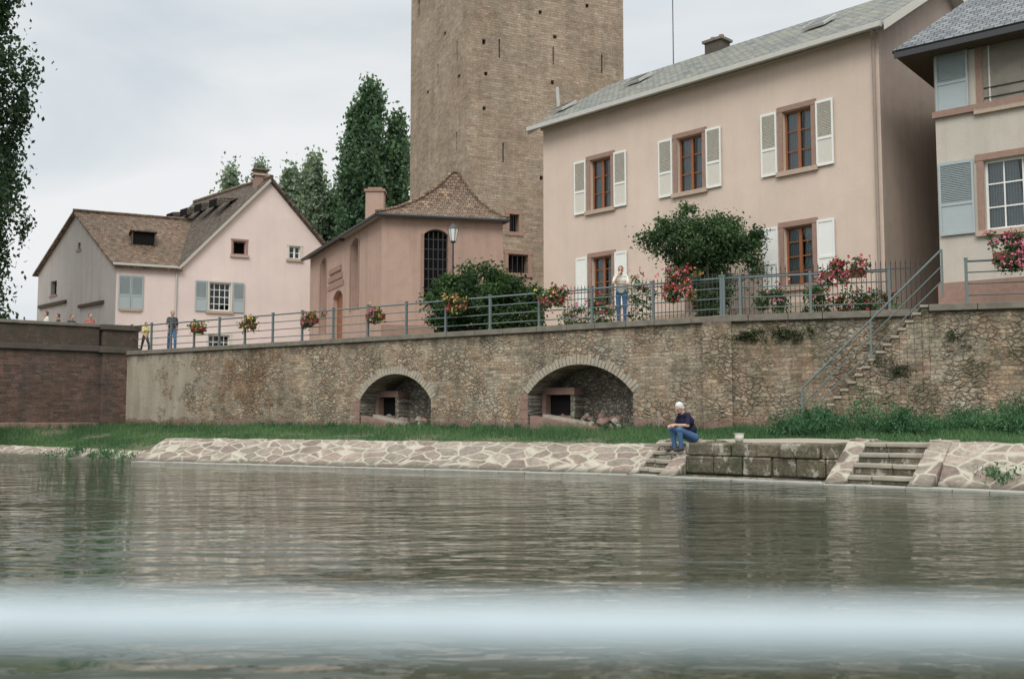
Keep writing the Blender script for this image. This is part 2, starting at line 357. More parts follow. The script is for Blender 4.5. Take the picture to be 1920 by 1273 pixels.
# ---------------------------------------------------------------- foliage
def leaves(name,C,size,tint,mat,rt=None,asp=.55,up=0.,lobj=None):
    N=len(C); C=np.asarray(C,float)
    a=rng.normal(size=(N,3)); a[:,2]+=up*2; a/=np.linalg.norm(a,axis=1)[:,None]
    b=rng.normal(size=(N,3)); b-=a*(a*b).sum(1)[:,None]; b/=np.linalg.norm(b,axis=1)[:,None]
    s=(size*rng.uniform(.6,1.3,N))[:,None]
    V=np.stack([C-a*s,C-b*s*asp,C+a*s,C+b*s*asp],1).reshape(-1,3)
    me=bpy.data.meshes.new(name); me.vertices.add(4*N); me.vertices.foreach_set('co',V.ravel())
    me.loops.add(4*N); me.loops.foreach_set('vertex_index',np.arange(4*N,dtype=np.int32))
    me.polygons.add(N); me.polygons.foreach_set('loop_start',np.arange(0,4*N,4,dtype=np.int32))
    me.update(calc_edges=True); me.validate()
    at=me.attributes.new('tint','FLOAT','POINT'); at.data.foreach_set('value',np.repeat(np.clip(tint,0,1),4).astype(np.float32))
    me.materials.append(mat); o=bpy.data.objects.new(name,me); return fin(o,None,rt)
def clump(ells,per,cs,seedt=.5):
    Cs=[];T=[]
    for c,r,nc in ells:
        c=np.array(c);r=np.array(r)
        for i in range(nc):
            d=rng.normal(size=3); d/=np.linalg.norm(d); q=c+d*r*rng.uniform(.45,1.0)**.5
            k=cs*rng.uniform(.6,1.4); n=int(per*rng.uniform(.6,1.4))
            Cs.append(q+rng.normal(size=(n,3))*k*np.array([1,1,.8])); T.append(np.full(n,rng.uniform(0,1))+rng.normal(size=n)*.15)
    return np.concatenate(Cs),np.concatenate(T)
FULL=lambda t:(min(1,t/.15)**.6)*(1-max(0,(t-.55)/.45)**2.2)*.93+.07
def poplar(name,x,y,z0,h,r,mat,n=260,per=55,ls=.17,prof=None,cs=.35):
    rt=root(name,(x,y,z0)); mb=MB()
    mb.tube((x,y,z0),(x,y,z0+h*.5),.035*h*.5,.02*h*.5,BARK,10); mb.tube((x,y,z0+h*.5),(x,y,z0+h*.95),.02*h*.5,.03,BARK,8)
    Cs=[];T=[]; prof=prof or FULL
    nl=26
    limbs=[]
    for i in range(nl):
        t0=.08+.75*i/nl; an=rng.uniform(0,6.283); t1=min(.98,t0+rng.uniform(.18,.30)); rr=r*prof(t1)*rng.uniform(.75,1.22)
        p0=np.array([x,y,z0+h*t0]); p1=np.array([x+math.cos(an)*rr,y+math.sin(an)*rr,z0+h*t1]); limbs.append((p0,p1))
        mb.tube(p0,p1,.09*(1-t0)+.03,.015,BARK,5,False)
    for i in range(n):
        if i%2:
            p0,p1=limbs[rng.integers(nl)]; u=rng.uniform(.4,1.14); q=p0+(p1-p0)*u; q[2]+=rng.uniform(-.2,.6)
        else:
            t=rng.uniform(.06,1); an=rng.uniform(0,6.283); q=np.array([x,y,z0+h*t])+np.array([math.cos(an),math.sin(an),0])*r*prof(t)*rng.uniform(.2,1.)
        k=cs*rng.uniform(.6,1.3); m=int(per*rng.uniform(.5,1.4))
        Cs.append(q+rng.normal(size=(m,3))*np.array([k*.75,k*.75,k*1.5])); T.append(np.full(m,rng.uniform(0,1))+rng.normal(size=m)*.15)
    leaves('crown',np.concatenate(Cs),ls,np.concatenate(T),mat,rt,.6,.5); mb.obj('trunk',None,rt); return rt

# ================================================================= SETTING FRAMES
TZ=4.2
frQ=Fr((5.8,27.9),(.832,-.5547)); QL=27.2
fr2=Fr((5.8,27.9),(.943,-.332)); fr3=Fr((5.8-.332*1.1,27.9-.943*1.1),(.943,-.332))
BR=(-16.83,42.99); frBr=Fr(BR,(.8,.6))
frA=Fr((2.9,23.6),(.895,-.446)); frB=Fr((2.9,23.6),(.7507,-.6606))
def pxB(px,py=893): return frB.hit(px,py)[0]
# ---------------------------------------------------------------- water, riverbed, ground
def water_mat():
    m=Mt('river_water',.025,.5); m.b.inputs['IOR'].default_value=1.33
    n1=m.noise(m.co(1.0,2.4,1),1.15,2,.5,.5).outputs[0]; n2=m.noise(m.co(.35,.8,1),1.,2,.5,.3).outputs[0]; n3=m.noise(m.co(3.2,7.0,1),1.1,2,.5).outputs[0]
    n0=m.noise(m.co(.10,.3,1),1,3).outputs[0]; n5=m.noise(m.n('ShaderNodeMapping',{'Vector':m.tc.outputs['Object'],'Scale':(.5,1.5,1),'Location':(4,2,0)}).outputs[0],1,2).outputs[0]
    sep=m.n('ShaderNodeSeparateXYZ',{0:m.tc.outputs['Object']})
    fy=m.n('ShaderNodeMapRange',{'Value':sep.outputs[1],'From Min':7.,'From Max':13.,'To Min':1.,'To Max':0.},interpolation_type='SMOOTHSTEP').outputs[0]
    fx=m.n('ShaderNodeMapRange',{'Value':sep.outputs[0],'From Min':-3.2,'From Max':.3,'To Min':1.,'To Max':.04},interpolation_type='SMOOTHSTEP').outputs[0]
    wake=m.math('MULTIPLY',m.math('MULTIPLY',fx,fy),m.ramp(n5,[(.38,.1),(.58,1.)]))
    amp=m.math('ADD',m.math('MULTIPLY',m.ramp(n0,[(.38,.45),(.62,1.)]),1.0),m.math('MULTIPLY',wake,5.))
    h=m.math('ADD',m.math('MULTIPLY',m.math('ADD',n1,m.math('MULTIPLY',n3,.2)),amp),m.math('MULTIPLY',n2,.8))
    m.col(m.mix(n0,(.030,.040,.027),(.043,.052,.035)))
    m.bump(h,.75,.08); return m.m
mb=MB(); mb.poly([(-700,-300,0),(700,-300,0),(700,80,0),(-700,80,0)],water_mat()); mb.obj('river_water')
gm=Mt('ground_soil',.98,.1); n=gm.noise(gm.co(),1.2,7,.65).outputs[0]; n2=gm.noise(gm.co(),14,5,.7).outputs[0]
gm.col(gm.mix(gm.ramp(n,[(.4,0.),(.6,1.)]),gm.mix(n2,(.04,.07,.03),(.09,.13,.055)),gm.mix(n2,(.12,.11,.07),(.2,.18,.12)))); gm.bump(n2,.6,.05); GROUND=gm.m
pv=Mt('promenade_gravel',.95,.15); n=pv.noise(pv.co(),30,5,.7).outputs[0]; pv.col(pv.mix(n,(.2,.18,.15),(.33,.3,.25))); pv.bump(n,.5,.01)
outer=[(-52.8,16.1),BR,tuple(frQ.P)[:2],tuple(fr2.w(7.2)[:2]),tuple(fr3.w(7.2)[:2]),tuple(fr3.w(40)[:2]),(900,14),(900,900),(-900,900),(-900,16)]
mb=MB(); P=[Vector((float(a),float(b),0)) for a,b in outer]
for t in tessellate_polygon([P]): mb.poly([(P[i].x,P[i].y,TZ-.02) for i in t],pv.m)
mb.obj('ground')
top=[(-30,33,-.5),(-19.6,37.9,.02),(-17,36.2,.16),(-14.6,34.3,.22),(-12.6,32.6,.32)]
top+=[tuple(frA.w(s,1.45,.64)) for s in (-15.6,-12,-8,-4,-.3)]
top+=[tuple(frB.w(s,1.45,.70+.012*s)) for s in (.4,2,4,6,8,10,14,22,40)]
bot=[(-30,34.6,.6),(-21.0,40.0,.9),(-18.5,42,.95),(-16.8,43.3,.96),(-15,42.0,.97)]
bot+=[tuple(frQ.w(s,.3,.98)) for s in (-20,-15,-10,-6,-2)]
bot+=[tuple(fr2.w(s,.3,.98)) for s in (.3,1.5,3,5,7,9,14,24,45)]
def lerp(a,b,t): return tuple(a[i]+(b[i]-a[i])*t for i in range(3))
def resamp(pl,k=5):
    o=[]
    for i in range(len(pl)-1):
        for j in range(k): o.append(lerp(pl[i],pl[i+1],j/k))
    return o+[pl[-1]]
T_=resamp(top);B_=resamp(bot); NV=12; verts=[];faces=[]
for a,b in zip(T_,B_):
    for j in range(NV+1):
        p=lerp(a,b,j/NV); verts.append((p[0],p[1],p[2]+(random.uniform(-.02,.03) if 0<j<NV else 0)))
for i in range(len(T_)-1):
    for j in range(NV):
        q=i*(NV+1)+j; faces.append((q,q+NV+1,q+NV+2,q+1))
me=bpy.data.meshes.new('bank'); me.from_pydata(verts,[],faces); me.materials.append(GROUND); fin(bpy.data.objects.new('river_bank',me))
mb=MB()
for i in range(len(T_)-1):
    a=T_[i]; b=T_[i+1]; mb.poly([(a[0],a[1],a[2]),(b[0],b[1],b[2]),(b[0]-.5,b[1]-.9,-.6),(a[0]-.5,a[1]-.9,-.6)],GROUND)
    if i>24: break
mb.obj('bank_slope')
dm=Mt('packed_earth',.98,.1); n=dm.noise(dm.co(),9,6,.7).outputs[0]; dm.col(dm.mix(n,(.26,.22,.17),(.45,.40,.32))); dm.bump(n,.5,.02)
def bankz(x,y):
    best=None
    for i in range(len(T_)):
        a=T_[i];b=B_[i]; dx=b[0]-a[0];dy=b[1]-a[1]; t=((x-a[0])*dx+(y-a[1])*dy)/(dx*dx+dy*dy); tt=min(1,max(0,t))
        d=(a[0]+dx*tt-x)**2+(a[1]+dy*tt-y)**2
        if best is None or d<best[0]: best=(d,a[2]+(b[2]-a[2])*tt)
    return best[1]
pts=[]
c=frB.w(2.9,2.0)
for i in range(28):
    an=i/28*6.283; rx=2.0+.25*math.sin(3*an)+.1*math.sin(7*an); ry=.75+.1*math.sin(5*an)
    q=frB.w(2.9+rx*math.cos(an),2.25+ry*math.sin(an)); pts.append((q.x,q.y))
mb=MB(); cz=bankz(c.x,c.y)
for i in range(28):
    a=pts[i];b=pts[(i+1)%28]; mb.poly([(c.x,c.y,cz+.045),(a[0],a[1],bankz(*a)+.035),(b[0],b[1],bankz(*b)+.035)],dm.m)
mb.obj('dirt_path')

# ---------------------------------------------------------------- quay retaining wall with two arched recesses
rt=root('quay_retaining_wall',tuple(frQ.w(-12,0,1)))
def arcspec(pxl,pxr,pys,pya,pyb):
    x0,_=frQ.hit(pxl,pys); x1,_=frQ.hit(pxr,pys); xm,za=frQ.hit((pxl+pxr)/2,pya); _,zs0=frQ.hit(pxl,pys); 
    return x0,x1,zs0,za
a1=arcspec(675,808,745,701,795); a2=arcspec(990,1187,733,683,795)
h1,i1=archh(a1[0],a1[1],.95,a1[2]-.1,a1[3]-a1[2]+.1); h2,i2=archh(a2[0],a2[1],.95,a2[2]-.1,a2[3]-a2[2]+.1)
wall('wall_face',frQ,[(-QL,-.6),(0,-.6),(0,4.03),(-QL,4.03)],[h1,h2],QUAY,rt,1.5,NICHE)
mb=MB()
for x0,x1,_,_ in(a1,a2):
    w=x1-x0
    n=14; P=[]
    for i in range(n+1):
        t=i/n; P.append((x0-.02+(w+.04)*t,1.49-.75*(t**3.2),t))
    for i in range(n):
        a,b=P[i],P[i+1]; mb.poly([(a[0],a[1],.6),(b[0],b[1],.6),(b[0],b[1],3.9),(a[0],a[1],3.9)],NICHE)
    mb.box(x0+.02,x0+w*.30,.95,1.46,.9,1.42,REDS); mb.box(x0+.02,x0+.16,.80,1.46,1.422,2.1,REDS); mb.box(x0+w*.30-.05,x0+w*.30+.10,.85,1.47,.9,2.08,NICHE); mb.box(x0+.02,x0+w*.30+.10,.82,1.475,2.083,2.3,REDS)
    mb.box(x0+.161,x0+w*.30-.052,1.1,1.45,1.425,2.08,DARK)
    for k in range(34):
        t=random.uniform(0,1); y=random.uniform(.15,1.3-.6*t**3); mb.rock((x0+w*t,y,.97+random.uniform(0,.2)+.25*(y/1.3)),random.uniform(.07,.18),random.choice([RUBS,REDS,REDS]))
    mb.prismxz([(x0+.1,.9),(x0+w*.80,.9),(x0+w*.78,1.03),(x0+w*.42,1.18),(x0+.12,1.42)],-.06,.22,REDS)
    mb.prismxz([(x0+.35,.9),(x0+w*.62,.9),(x0+w*.55,1.2),(x0+.4,1.46)],.24,.6,RUBS)
for (xc,zc,R,a),(x0,x1,_,_) in((i1,a1),(i2,a2)):
    n=int(2*a*R/.12)
    for k in range(n):
        t0=-a+2*a*k/n+.005; t1=-a+2*a*(k+1)/n-.005; r0=R+.002; r1=R+.28+random.uniform(-.08,.07)
        P4=[(xc+r*math.sin(t),zc+r*math.cos(t)) for r,t in((r0,t0),(r0,t1),(r1,t1),(r1,t0))]
        mb.prismxz(P4,-.006-random.uniform(0,.012),.08,random.choice([VOUS,VOUS,RUBS]))
    z=1.0
    while z<zc+R*math.cos(a)-.02:
        hh=min(.3,zc+R*math.cos(a)-z); mb.box(x0-.2-random.uniform(0,.15),x0-.003,-.015,.1,z+.006,z+hh-.006,REDS); z+=.3
mb.obj('arch_stonework',frQ.M,rt)
mb=MB(); x=-QL
while x<-.01:
    w=min(random.uniform(.9,1.3),-x); mb.box(x+.006,x+w-.006,-.09,.45,4.03,4.2+random.uniform(-.006,.006),CONC); x+=w
mb.obj('coping',frQ.M,rt,bevel=.012)
mb=MB(); mb.box(-.42,.38,-.16,.3,.5,4.02,QUAY2); mb.obj('corner_pier',fr2.M,rt)
rt=root('stair_retaining_wall',tuple(fr2.w(4,0,1)))
wall('back_wall',fr2,[(0,-.5),(8,-.5),(8,4.03),(0,4.03)],[],QUAY2,rt)
mb=MB(); x=-.15
while x<6.0:
    w=random.uniform(.9,1.3); mb.box(x+.006,x+w-.006,-.12 if x<.3 else -.09,.47,4.025,4.208,CONC); x+=w
mb.obj('coping',fr2.M,rt,bevel=.012)
s0=fr3.hit(1512,800)[0]; s1=fr3.hit(1742,600)[0]
wall('front_wall',fr3,[(s1,-.5),(40,-.5),(40,4.03),(s1,4.03)],[],QUAY2,rt)
mb=MB(); x=s1
while x<38:
    w=random.uniform(.9,1.3); mb.box(x+.006,x+w-.006,-.09,.45,4.03,4.2,CONC); x+=w
mb.obj('front_coping',fr3.M,rt,bevel=.012)
rs=root('stone_staircase',tuple(fr3.w(s0,0,1))); mb=MB(); NS=17
for i in range(NS):
    x=s0+(s1-s0)*i/NS; z1=.95+(TZ-.95)*(i+1)/NS; x1=s0+(s1-s0)*(i+1)/NS
    mb.box(x,x1-.0015,.004,1.08,.3,z1-.07,QUAY2); mb.box(x-.03,x1-.003,-.02-random.uniform(0,.03),1.08,z1-.068,z1,STEP)
mb.obj('steps',fr3.M,rs,bevel=.012)
def handrail(rt,fr,x0,z0,x1,z1,y,k=3,h=1.0):
    mb=MB()
    for i in range(k):
        t=i/(k-1); x=x0+(x1-x0)*t; z=z0+(z1-z0)*t; mb.box(x-.025,x+.025,y-.025,y+.025,z-.1,z+h,RAIL)
    for hh,r in((h,.028),(h*.62,.016),(h*.28,.016)): mb.tube((x0,y,z0+hh),(x1,y,z1+hh),r,r,RAIL,8)
    mb.obj('handrail',fr.M,rt)
handrail(rs,fr3,s0-.1,1.0,s1+.35,TZ+.3,.06,3,1.1)

# ---------------------------------------------------------------- bridge at left
rt=root('stone_bridge',(BR[0]-4,BR[1]-3,2)); PZ=frBr.hit(60,601)[1]
ah,ai=archh(-20,-11.5,-1,.6,2.2)
wall('spandrel',frBr,[(-45,-1.2),(.4,-1.2),(.4,4.15),(-45,4.15)],[ah],BRIDGE,rt,6)
mb=MB(); mb.box(-45,-.9,-.12,.35,4.15,4.4,DCONC); mb.box(-45,-1.0,-.02,.3,4.4,PZ-.14,BRIDGE); mb.box(-45,-.95,-.1,.36,PZ-.14,PZ,CONC)
mb.box(-.9,.55,-.3,.5,-.5,PZ-.25,BRIDGE); mb.box(-1.0,.65,-.4,.6,PZ-.25,PZ-.02,DCONC); mb.box(-1.02,.67,-.38,.62,4.1,4.35,DCONC)
mb.box(-45,-.92,-.10,.2,.3,1.15,REDS)
mb.obj('parapet',frBr.M,rt,bevel=.02)

# ---------------------------------------------------------------- sloped stone revetment, steps, quay blocks
rm=Mt('revetment_slabs',.9,.2); v=rm.co(1.0,1.,1)
nd=rm.noise(v,1.4,3); off=rm.n('ShaderNodeVectorMath',{0:nd.outputs['Color'],'Scale':.22},operation='SCALE').outputs[0]
vv=rm.n('ShaderNodeVectorMath',{0:v,1:off},operation='ADD').outputs[0]
vm=rm.n('ShaderNodeMapping',{'Vector':vv,'Rotation':(0,0,.5),'Scale':(1.9,3.3,.01)}).outputs[0]
ve=rm.n('ShaderNodeTexVoronoi',{'Vector':vm,'Scale':1.,'Randomness':.75},feature='DISTANCE_TO_EDGE')
fine=rm.noise(v,11,6,.7).outputs[0]; big=rm.noise(v,.6,5,.7).outputs[0]; med=rm.noise(v,3.2,6,.7).outputs[0]
e=rm.ramp(rm.math('ADD',ve.outputs['Distance'],rm.math('MULTIPLY',rm.math('SUBTRACT',med,.5),.12)),[(.03,1.),(.085,0.)])
v2=rm.n('ShaderNodeTexVoronoi',{'Vector':vm,'Scale':1.,'Randomness':.75},feature='F1')
idv=rm.n('ShaderNodeSeparateColor',{0:v2.outputs['Color']}).outputs[0]
c=rm.ramp(idv,[(0,(.21,.16,.135)),(.35,(.33,.26,.215)),(.6,(.255,.22,.18)),(1,(.39,.32,.265))])
c=rm.mix(.7,c,rm.mix(1.,c,rm.ramp(fine,[(.3,.5),(.7,1.4)]),'MULTIPLY')); c=rm.mix(.6,c,rm.mix(1.,c,rm.ramp(med,[(.3,.6),(.7,1.3)]),'MULTIPLY'))
c=rm.mix(rm.math('MULTIPLY',rm.ramp(big,[(.45,0.),(.65,1.)]),.5),c,(.13,.125,.085))
c=rm.mix(rm.math('MULTIPLY',e,.85),c,rm.mix(med,(.32,.29,.22),(.62,.57,.47)))
sep=rm.n('ShaderNodeSeparateXYZ',{0:rm.tc.outputs['Object']}); wet=rm.n('ShaderNodeMapRange',{'Value':rm.math('ADD',sep.outputs[2],rm.math('MULTIPLY',med,-.12)),'From Min':-.02,'From Max':.10,'To Min':1.,'To Max':0.}).outputs[0]
c=rm.mix(rm.math('MULTIPLY',wet,.8),c,(.06,.06,.04))
rm.col(c); rm.bump(rm.math('SUBTRACT',rm.math('MULTIPLY',rm.math('ADD',fine,med),.4),rm.math('MULTIPLY',e,.4)),.8,.06); REV=rm.m
def revet(name,fr,x0,x1,run,ztop,mat=REV):
    mb=MB(); nx=max(2,int((x1-x0)/.3)); prof=[(-.9,-.45),(0,0),(run*.25,ztop*.29),(run*.5,ztop*.54),(run*.75,ztop*.80),(run*.97,ztop*.99),(run+.3,ztop),(run+.45,ztop-.2)]
    g=[]
    for i in range(nx+1):
        x=x0+(x1-x0)*i/nx; g.append([(x+random.uniform(-.05,.05),y+random.uniform(-.03,.03),z+random.uniform(-.022,.022)) for y,z in prof])
    for i in range(nx):
        for j in range(len(prof)-1): mb.poly([g[i][j],g[i+1][j],g[i+1][j+1],g[i][j+1]],mat)
    for gg in (g[0],g[-1]): mb.poly([(p[0],p[1],p[2]) for p in gg]+[(gg[0][0],gg[-1][1],-.45)],mat)
    mb.obj(name,fr.M)
revet('stone_embankment',frA,-16.2,.12,1.3,.70)
frC=Fr((-11.5,30.75),(.79,-.61)); revet('stone_embankment',frC,-19,.2,.75,.30)
mb=MB(); x=-16.
while x<.1: w=random.uniform(.6,1.2); mb.box(x+.01,x+w-.01,-.30-random.uniform(0,.06),.12,-.4,.022+random.uniform(0,.012),LEDGE); x+=w
mb.obj('stone_footing',frA.M,None,bevel=.01)
mb=MB(); x=.1
while x<30: w=random.uniform(.6,1.2); mb.box(x+.01,x+w-.01,-.42-random.uniform(0,.06),-.02,-.4,.03+random.uniform(0,.015),LEDGE); x+=w
mb.obj('stone_footing',frB.M,None,bevel=.01)
sA0,sA1=pxB(1192),pxB(1243); sD0=pxB(1592,908); sD1=pxB(1712,912)
def steps(name,x0,x1,z=.76,run=1.15,n=4,wl=.42,wr=.42):
    rt=root(name,tuple(frB.w(x0,0,0))); mb=MB()
    for i in range(n):
        y0=run*i/n-.05; zz=z*(i+1)/n; xs=[x0,x0+(x1-x0)*random.uniform(.35,.65),x1]
        for a,b in zip(xs,xs[1:]):
            yy=y0+random.uniform(-.03,.03); zc=zz+random.uniform(-.015,.015)
            mb.box(a+.006,b-.006,yy,run+.5,zc-.09,zc,STEP)
            mb.box(a+.001,b-.001,yy+.035,run+.48,(zz-z/n-.02) if i else -.5,zc-.091,MOSSY)
    mb.obj('treads',frB.M,rt,bevel=.022)
    mb=MB()
    for a,b in((x0-wl,x0-.003),(x1+.003,x1+wr)):
        if b-a<.05: continue
        mb.prism([(-.3,-.5),(-.3,.03),(-.12,.10),(run-.05,z+.05),(run+.5,z+.06),(run+.5,-.5)],a,b,REV)
    mb.obj('side_slabs',frB.M,rt,bevel=.03)
steps('stone_steps',sA0+.12,sA1+.05,.76,wl=.14,wr=.38)
steps('stone_steps',sD0,sD1,.84,wl=.40,wr=.40)
cx0=sA1+.05+.38; cx1=sD0-.40
mb=MB()
x=cx0+.01
while x<cx1-.05:
    w=min(random.uniform(.55,1.2),cx1-.01-x)
    mb.box(x+.012,x+w-.012,.18+random.uniform(-.05,.05),1.6,.50,.78+random.uniform(-.025,.02),MOSSY); x+=w
x=cx0+.02
while x<cx1-.05:
    w=min(random.uniform(.5,.9),cx1-.01-x); mb.box(x+.012,x+w-.012,.22+random.uniform(-.04,.03),1.55,.10,.488,MOSSY); x+=w
mb.box(cx0+.02,cx1-.02,.30,1.5,-.6,.47,DCONC); mb.box(cx0+.02,cx1-.02,-.012,.31,-.6,.055,MOSSY)
mb.obj('quayside_wall',frB.M,bevel=.035)
revet('stone_embankment',frB,sD1+.41,30,1.15,.86)
# ---------------------------------------------------------------- tower
kx=lambda px,d:(px-960)/F*cp*d
rt=root('stone_tower',(kx(873,50)+2,54,10))
th=math.radians(23.9); TW=9.3; Pc=(kx(873,50),50.)
frT=Fr(Pc,(math.cos(th),math.sin(th))); frTl=Fr(Pc,(math.sin(th),-math.cos(th)))
def hole(fr,px0,px1,py0,py1):
    a=fr.hit(px0,(py0+py1)/2)[0]; b=fr.hit(px1,(py0+py1)/2)[0]; c=(px0+px1)/2; return [a,b,fr.hit(c,py1)[1],fr.hit(c,py0)[1]]
rects=[]
for q in [(935,938,74,110),(1036,1039,88,122),(1127,1130,103,138),(942,945,268,305),(904,911,74,84),(1037,1044,66,73),(1033,1039,151,159),(908,914,135,142),(1012,1018,330,338),(1098,1104,8,15),(1150,1156,195,203),(985,992,240,247),(1072,1078,290,298),(905,911,200,207),(1010,1016,20,27),(955,973,402,435),(953,990,477,512)]:
    rects.append(hole(frT,*q))
wall('right_face',frT,rect(0,TW,3.5,34),[rect(*r) for r in rects],TOWER,rt,.5)
lr=[hole(frTl,*q) for q in [(856,858,78,114),(820,822,120,158),(855,857,248,285),(783,788,-8,30),(832,836,60,67),(800,804,170,177),(858,863,140,147)]]
wall('left_face',frTl,rect(-TW,0,3.5,34),[rect(*r) for r in lr],TOWER,rt,.5)
mb=MB()
for r in rects: mb.poly([(r[0]-.1,.49,r[2]-.1),(r[1]+.1,.49,r[2]-.1),(r[1]+.1,.49,r[3]+.1),(r[0]-.1,.49,r[3]+.1)],DARK)
for r in rects[-2:]:
    w=.2; mb.box(r[0]-w,r[0]-.004,-.03,.05,r[2],r[3],SAND); mb.box(r[1]+.004,r[1]+w,-.03,.05,r[2],r[3],SAND)
    mb.box(r[0]-w-.05,r[1]+w+.05,-.04,.05,r[3]+.004,r[3]+w,SAND); mb.box(r[0]-w-.05,r[1]+w+.05,-.06,.05,r[2]-.2,r[2]-.004,SAND)
    for i in range(1,4):
        x=r[0]+(r[1]-r[0])*i/4; mb.box(x-.015,x+.015,.1,.13,r[2]+.003,r[3]-.003,IRON)
mb.obj('openings',frT.M,rt)
mb=MB()
for r in lr: mb.poly([(r[0]-.1,.49,r[2]-.1),(r[1]+.1,.49,r[2]-.1),(r[1]+.1,.49,r[3]+.1),(r[0]-.1,.49,r[3]+.1)],DARK)
mb.obj('slits',frTl.M,rt)
mb=MB(); mb.poly([(TW,0,3.5),(TW,TW,3.5),(TW,TW,34),(TW,0,34)],TOWER); mb.poly([(0,TW,3.5),(TW,TW,3.5),(TW,TW,34),(0,TW,34)],TOWER)
mb.box(-.5,TW+.5,-.5,TW+.5,34.01,35.5,TOWER); ap=(TW/2,TW/2,40)
q=[(-.7,-.7,35.51),(TW+.7,-.7,35.51),(TW+.7,TW+.7,35.51),(-.7,TW+.7,35.51)]
for i in range(4): mb.poly([q[i],q[(i+1)%4],ap],CLAY)
mb.obj('rear_and_roof',frT.M,rt)
# ---------------------------------------------------------------- beige house
def house_windows(fr,op):
    cx=(op[0]+op[1])/2; cy=(op[2]+op[3])/2
    return fr.hit(op[0],cy)[0],fr.hit(op[1],cy)[0],fr.hit(cx,op[3])[1],fr.hit(cx,op[2])[1]
PH=(kx(1020,38.6),38.6); PR=(kx(1668,28.5),28.5); frH=Fr(PH,(PR[0]-PH[0],PR[1]-PH[1])); LH=math.hypot(PR[0]-PH[0],PR[1]-PH[1])
rt=root('beige_house',(6,34,4.2)); EZ=(frH.hit(1655,58)[1]+frH.hit(1020,256)[1])/2+.42
frHg=Fr(PR,(-frH.u.y,frH.u.x)); DG=9.0
wins=[((1105,1148,300,395),1,1),((1268,1320,255,358),1,1),((1465,1525,200,315),1,1),((1108,1150,483,600),1,0),((1290,1335,455,575),0,0),((1468,1528,420,535),1,0)]
holes=[];mb=MB()
zu=[frH.hit((w[0][0]+w[0][1])/2,w[0][3])[1] for w in wins]; zt=[frH.hit((w[0][0]+w[0][1])/2,w[0][2])[1] for w in wins]
for i,(op,sh_,up) in enumerate(wins):
    x0,x1,z0,z1=house_windows(frH,op)
    x0+=.06; x1-=.06
    if up: z0=sum(zu[:3])/3; z1=sum(zt[:3])/3
    else: z0=zu[5]; z1=(zt[3]+zt[5])/2
    if i==4: z0=TZ+.2
    holes.append(rect(x0,x1,z0,z1)); window(mb,x0,x1,z0,z1,WOOD,2,4 if not up else 3,.42 if up else .45,sill=True)
    if sh_:
        sw=(x1-x0)/2+.08
        for s in (0,1):
            a=x0-.19-sw if s==0 else x1+.19; shutter(mb,a,a+sw,z0-.06,z1+.06,WHITE,WHITEB if up else WHITE,solid=not up)
wall('front_wall',frH,rect(0,LH,4.0,EZ),holes,BEIGE,rt,.3)
mb.obj('windows_and_shutters',frH.M,rt)
RZ=15.6
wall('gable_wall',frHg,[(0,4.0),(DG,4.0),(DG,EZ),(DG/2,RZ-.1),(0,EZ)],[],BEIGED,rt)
mb=MB(); mb.poly([(0,0,4),(0,DG,4),(0,DG,EZ),(0,DG/2,RZ-.1),(0,0,EZ)],BEIGE); mb.poly([(0,DG,4),(LH,DG,4),(LH,DG,EZ),(0,DG,EZ)],BEIGE)
sl=(RZ-EZ)/(DG/2); ov=.5
mb.box(-.35,LH+.35,-ov-.12,-ov+.02,EZ-ov*sl-.08,EZ-ov*sl+.07,GUT)
mb.poly([(-.3,-ov,EZ-ov*sl-.06),(LH+.3,-ov,EZ-ov*sl-.06),(LH+.3,.0,EZ-.12),(-.3,.0,EZ-.12)],SOFF)
mb.box(0,LH,-.16,-.003,EZ-.32,EZ-.14,SOFF)
mb.tube((LH-.12,-.1,4.2),(LH-.12,-.1,EZ-.5),.05,.05,PIPE,10); mb.tube((LH-.12,-.1,EZ-.5),(LH+.05,-ov-.03,EZ-ov*sl-.05),.05,.05,PIPE,10)
mb.box(.01,LH-.01,-.05,-.003,4.1,4.9,SANDL)
for y0,y1,z0,z1 in ((-ov,DG/2,EZ-ov*sl,RZ),(DG+ov,DG/2,EZ-ov*sl,RZ)):
    for xa in (-.42,LH+.36):
        mb.poly([(xa+.06,y0,z0-.2),(xa+.06,y1,z1-.2),(xa+.06,y1,z1+.06),(xa+.06,y0,z0+.06)],WHITEB)
mb.obj('trim',frH.M,rt)
def rf(fr,name,pts,mat,rt,th=.12,edge=None): return slab(name,[fr.w(*p) for p in pts],th,mat,rt,edge)
rf(frH,'roof_front',[(-.4,-ov,EZ-ov*sl+.08),(LH+.4,-ov,EZ-ov*sl+.08),(LH+.4,DG/2,RZ+.08),(-.4,DG/2,RZ+.08)],SLATE,rt,.12,WHITEB)
rf(frH,'roof_back',[(-.4,DG+ov,EZ-ov*sl+.08),(LH+.4,DG+ov,EZ-ov*sl+.08),(LH+.4,DG/2+.002,RZ+.08),(-.4,DG/2+.002,RZ+.08)],SLATE,rt,.12,WHITEB)
mb=MB()
frR=Fr(tuple(frH.w(0,DG/2)[:2]),frH.u)
xc=frR.hit(1345,90)[0]; zc=frR.hit(1345,76)[1]
mb.box(xc-.38,xc+.38,DG/2-.3,DG/2+.3,RZ-.4,zc-.12,DCONC); mb.box(xc-.46,xc+.46,DG/2-.38,DG/2+.38,zc-.12,zc-.02,CONC)
for dx in (-.2,.2): mb.tube((xc+dx,DG/2,zc-.02),(xc+dx,DG/2,zc+.16),.12,.10,SAND,10)
xa=frR.hit(1262,60)[0]
mb.tube((xa,DG/2,RZ-.2),(xa,DG/2,RZ+4.5),.022,.018,IRON,6)
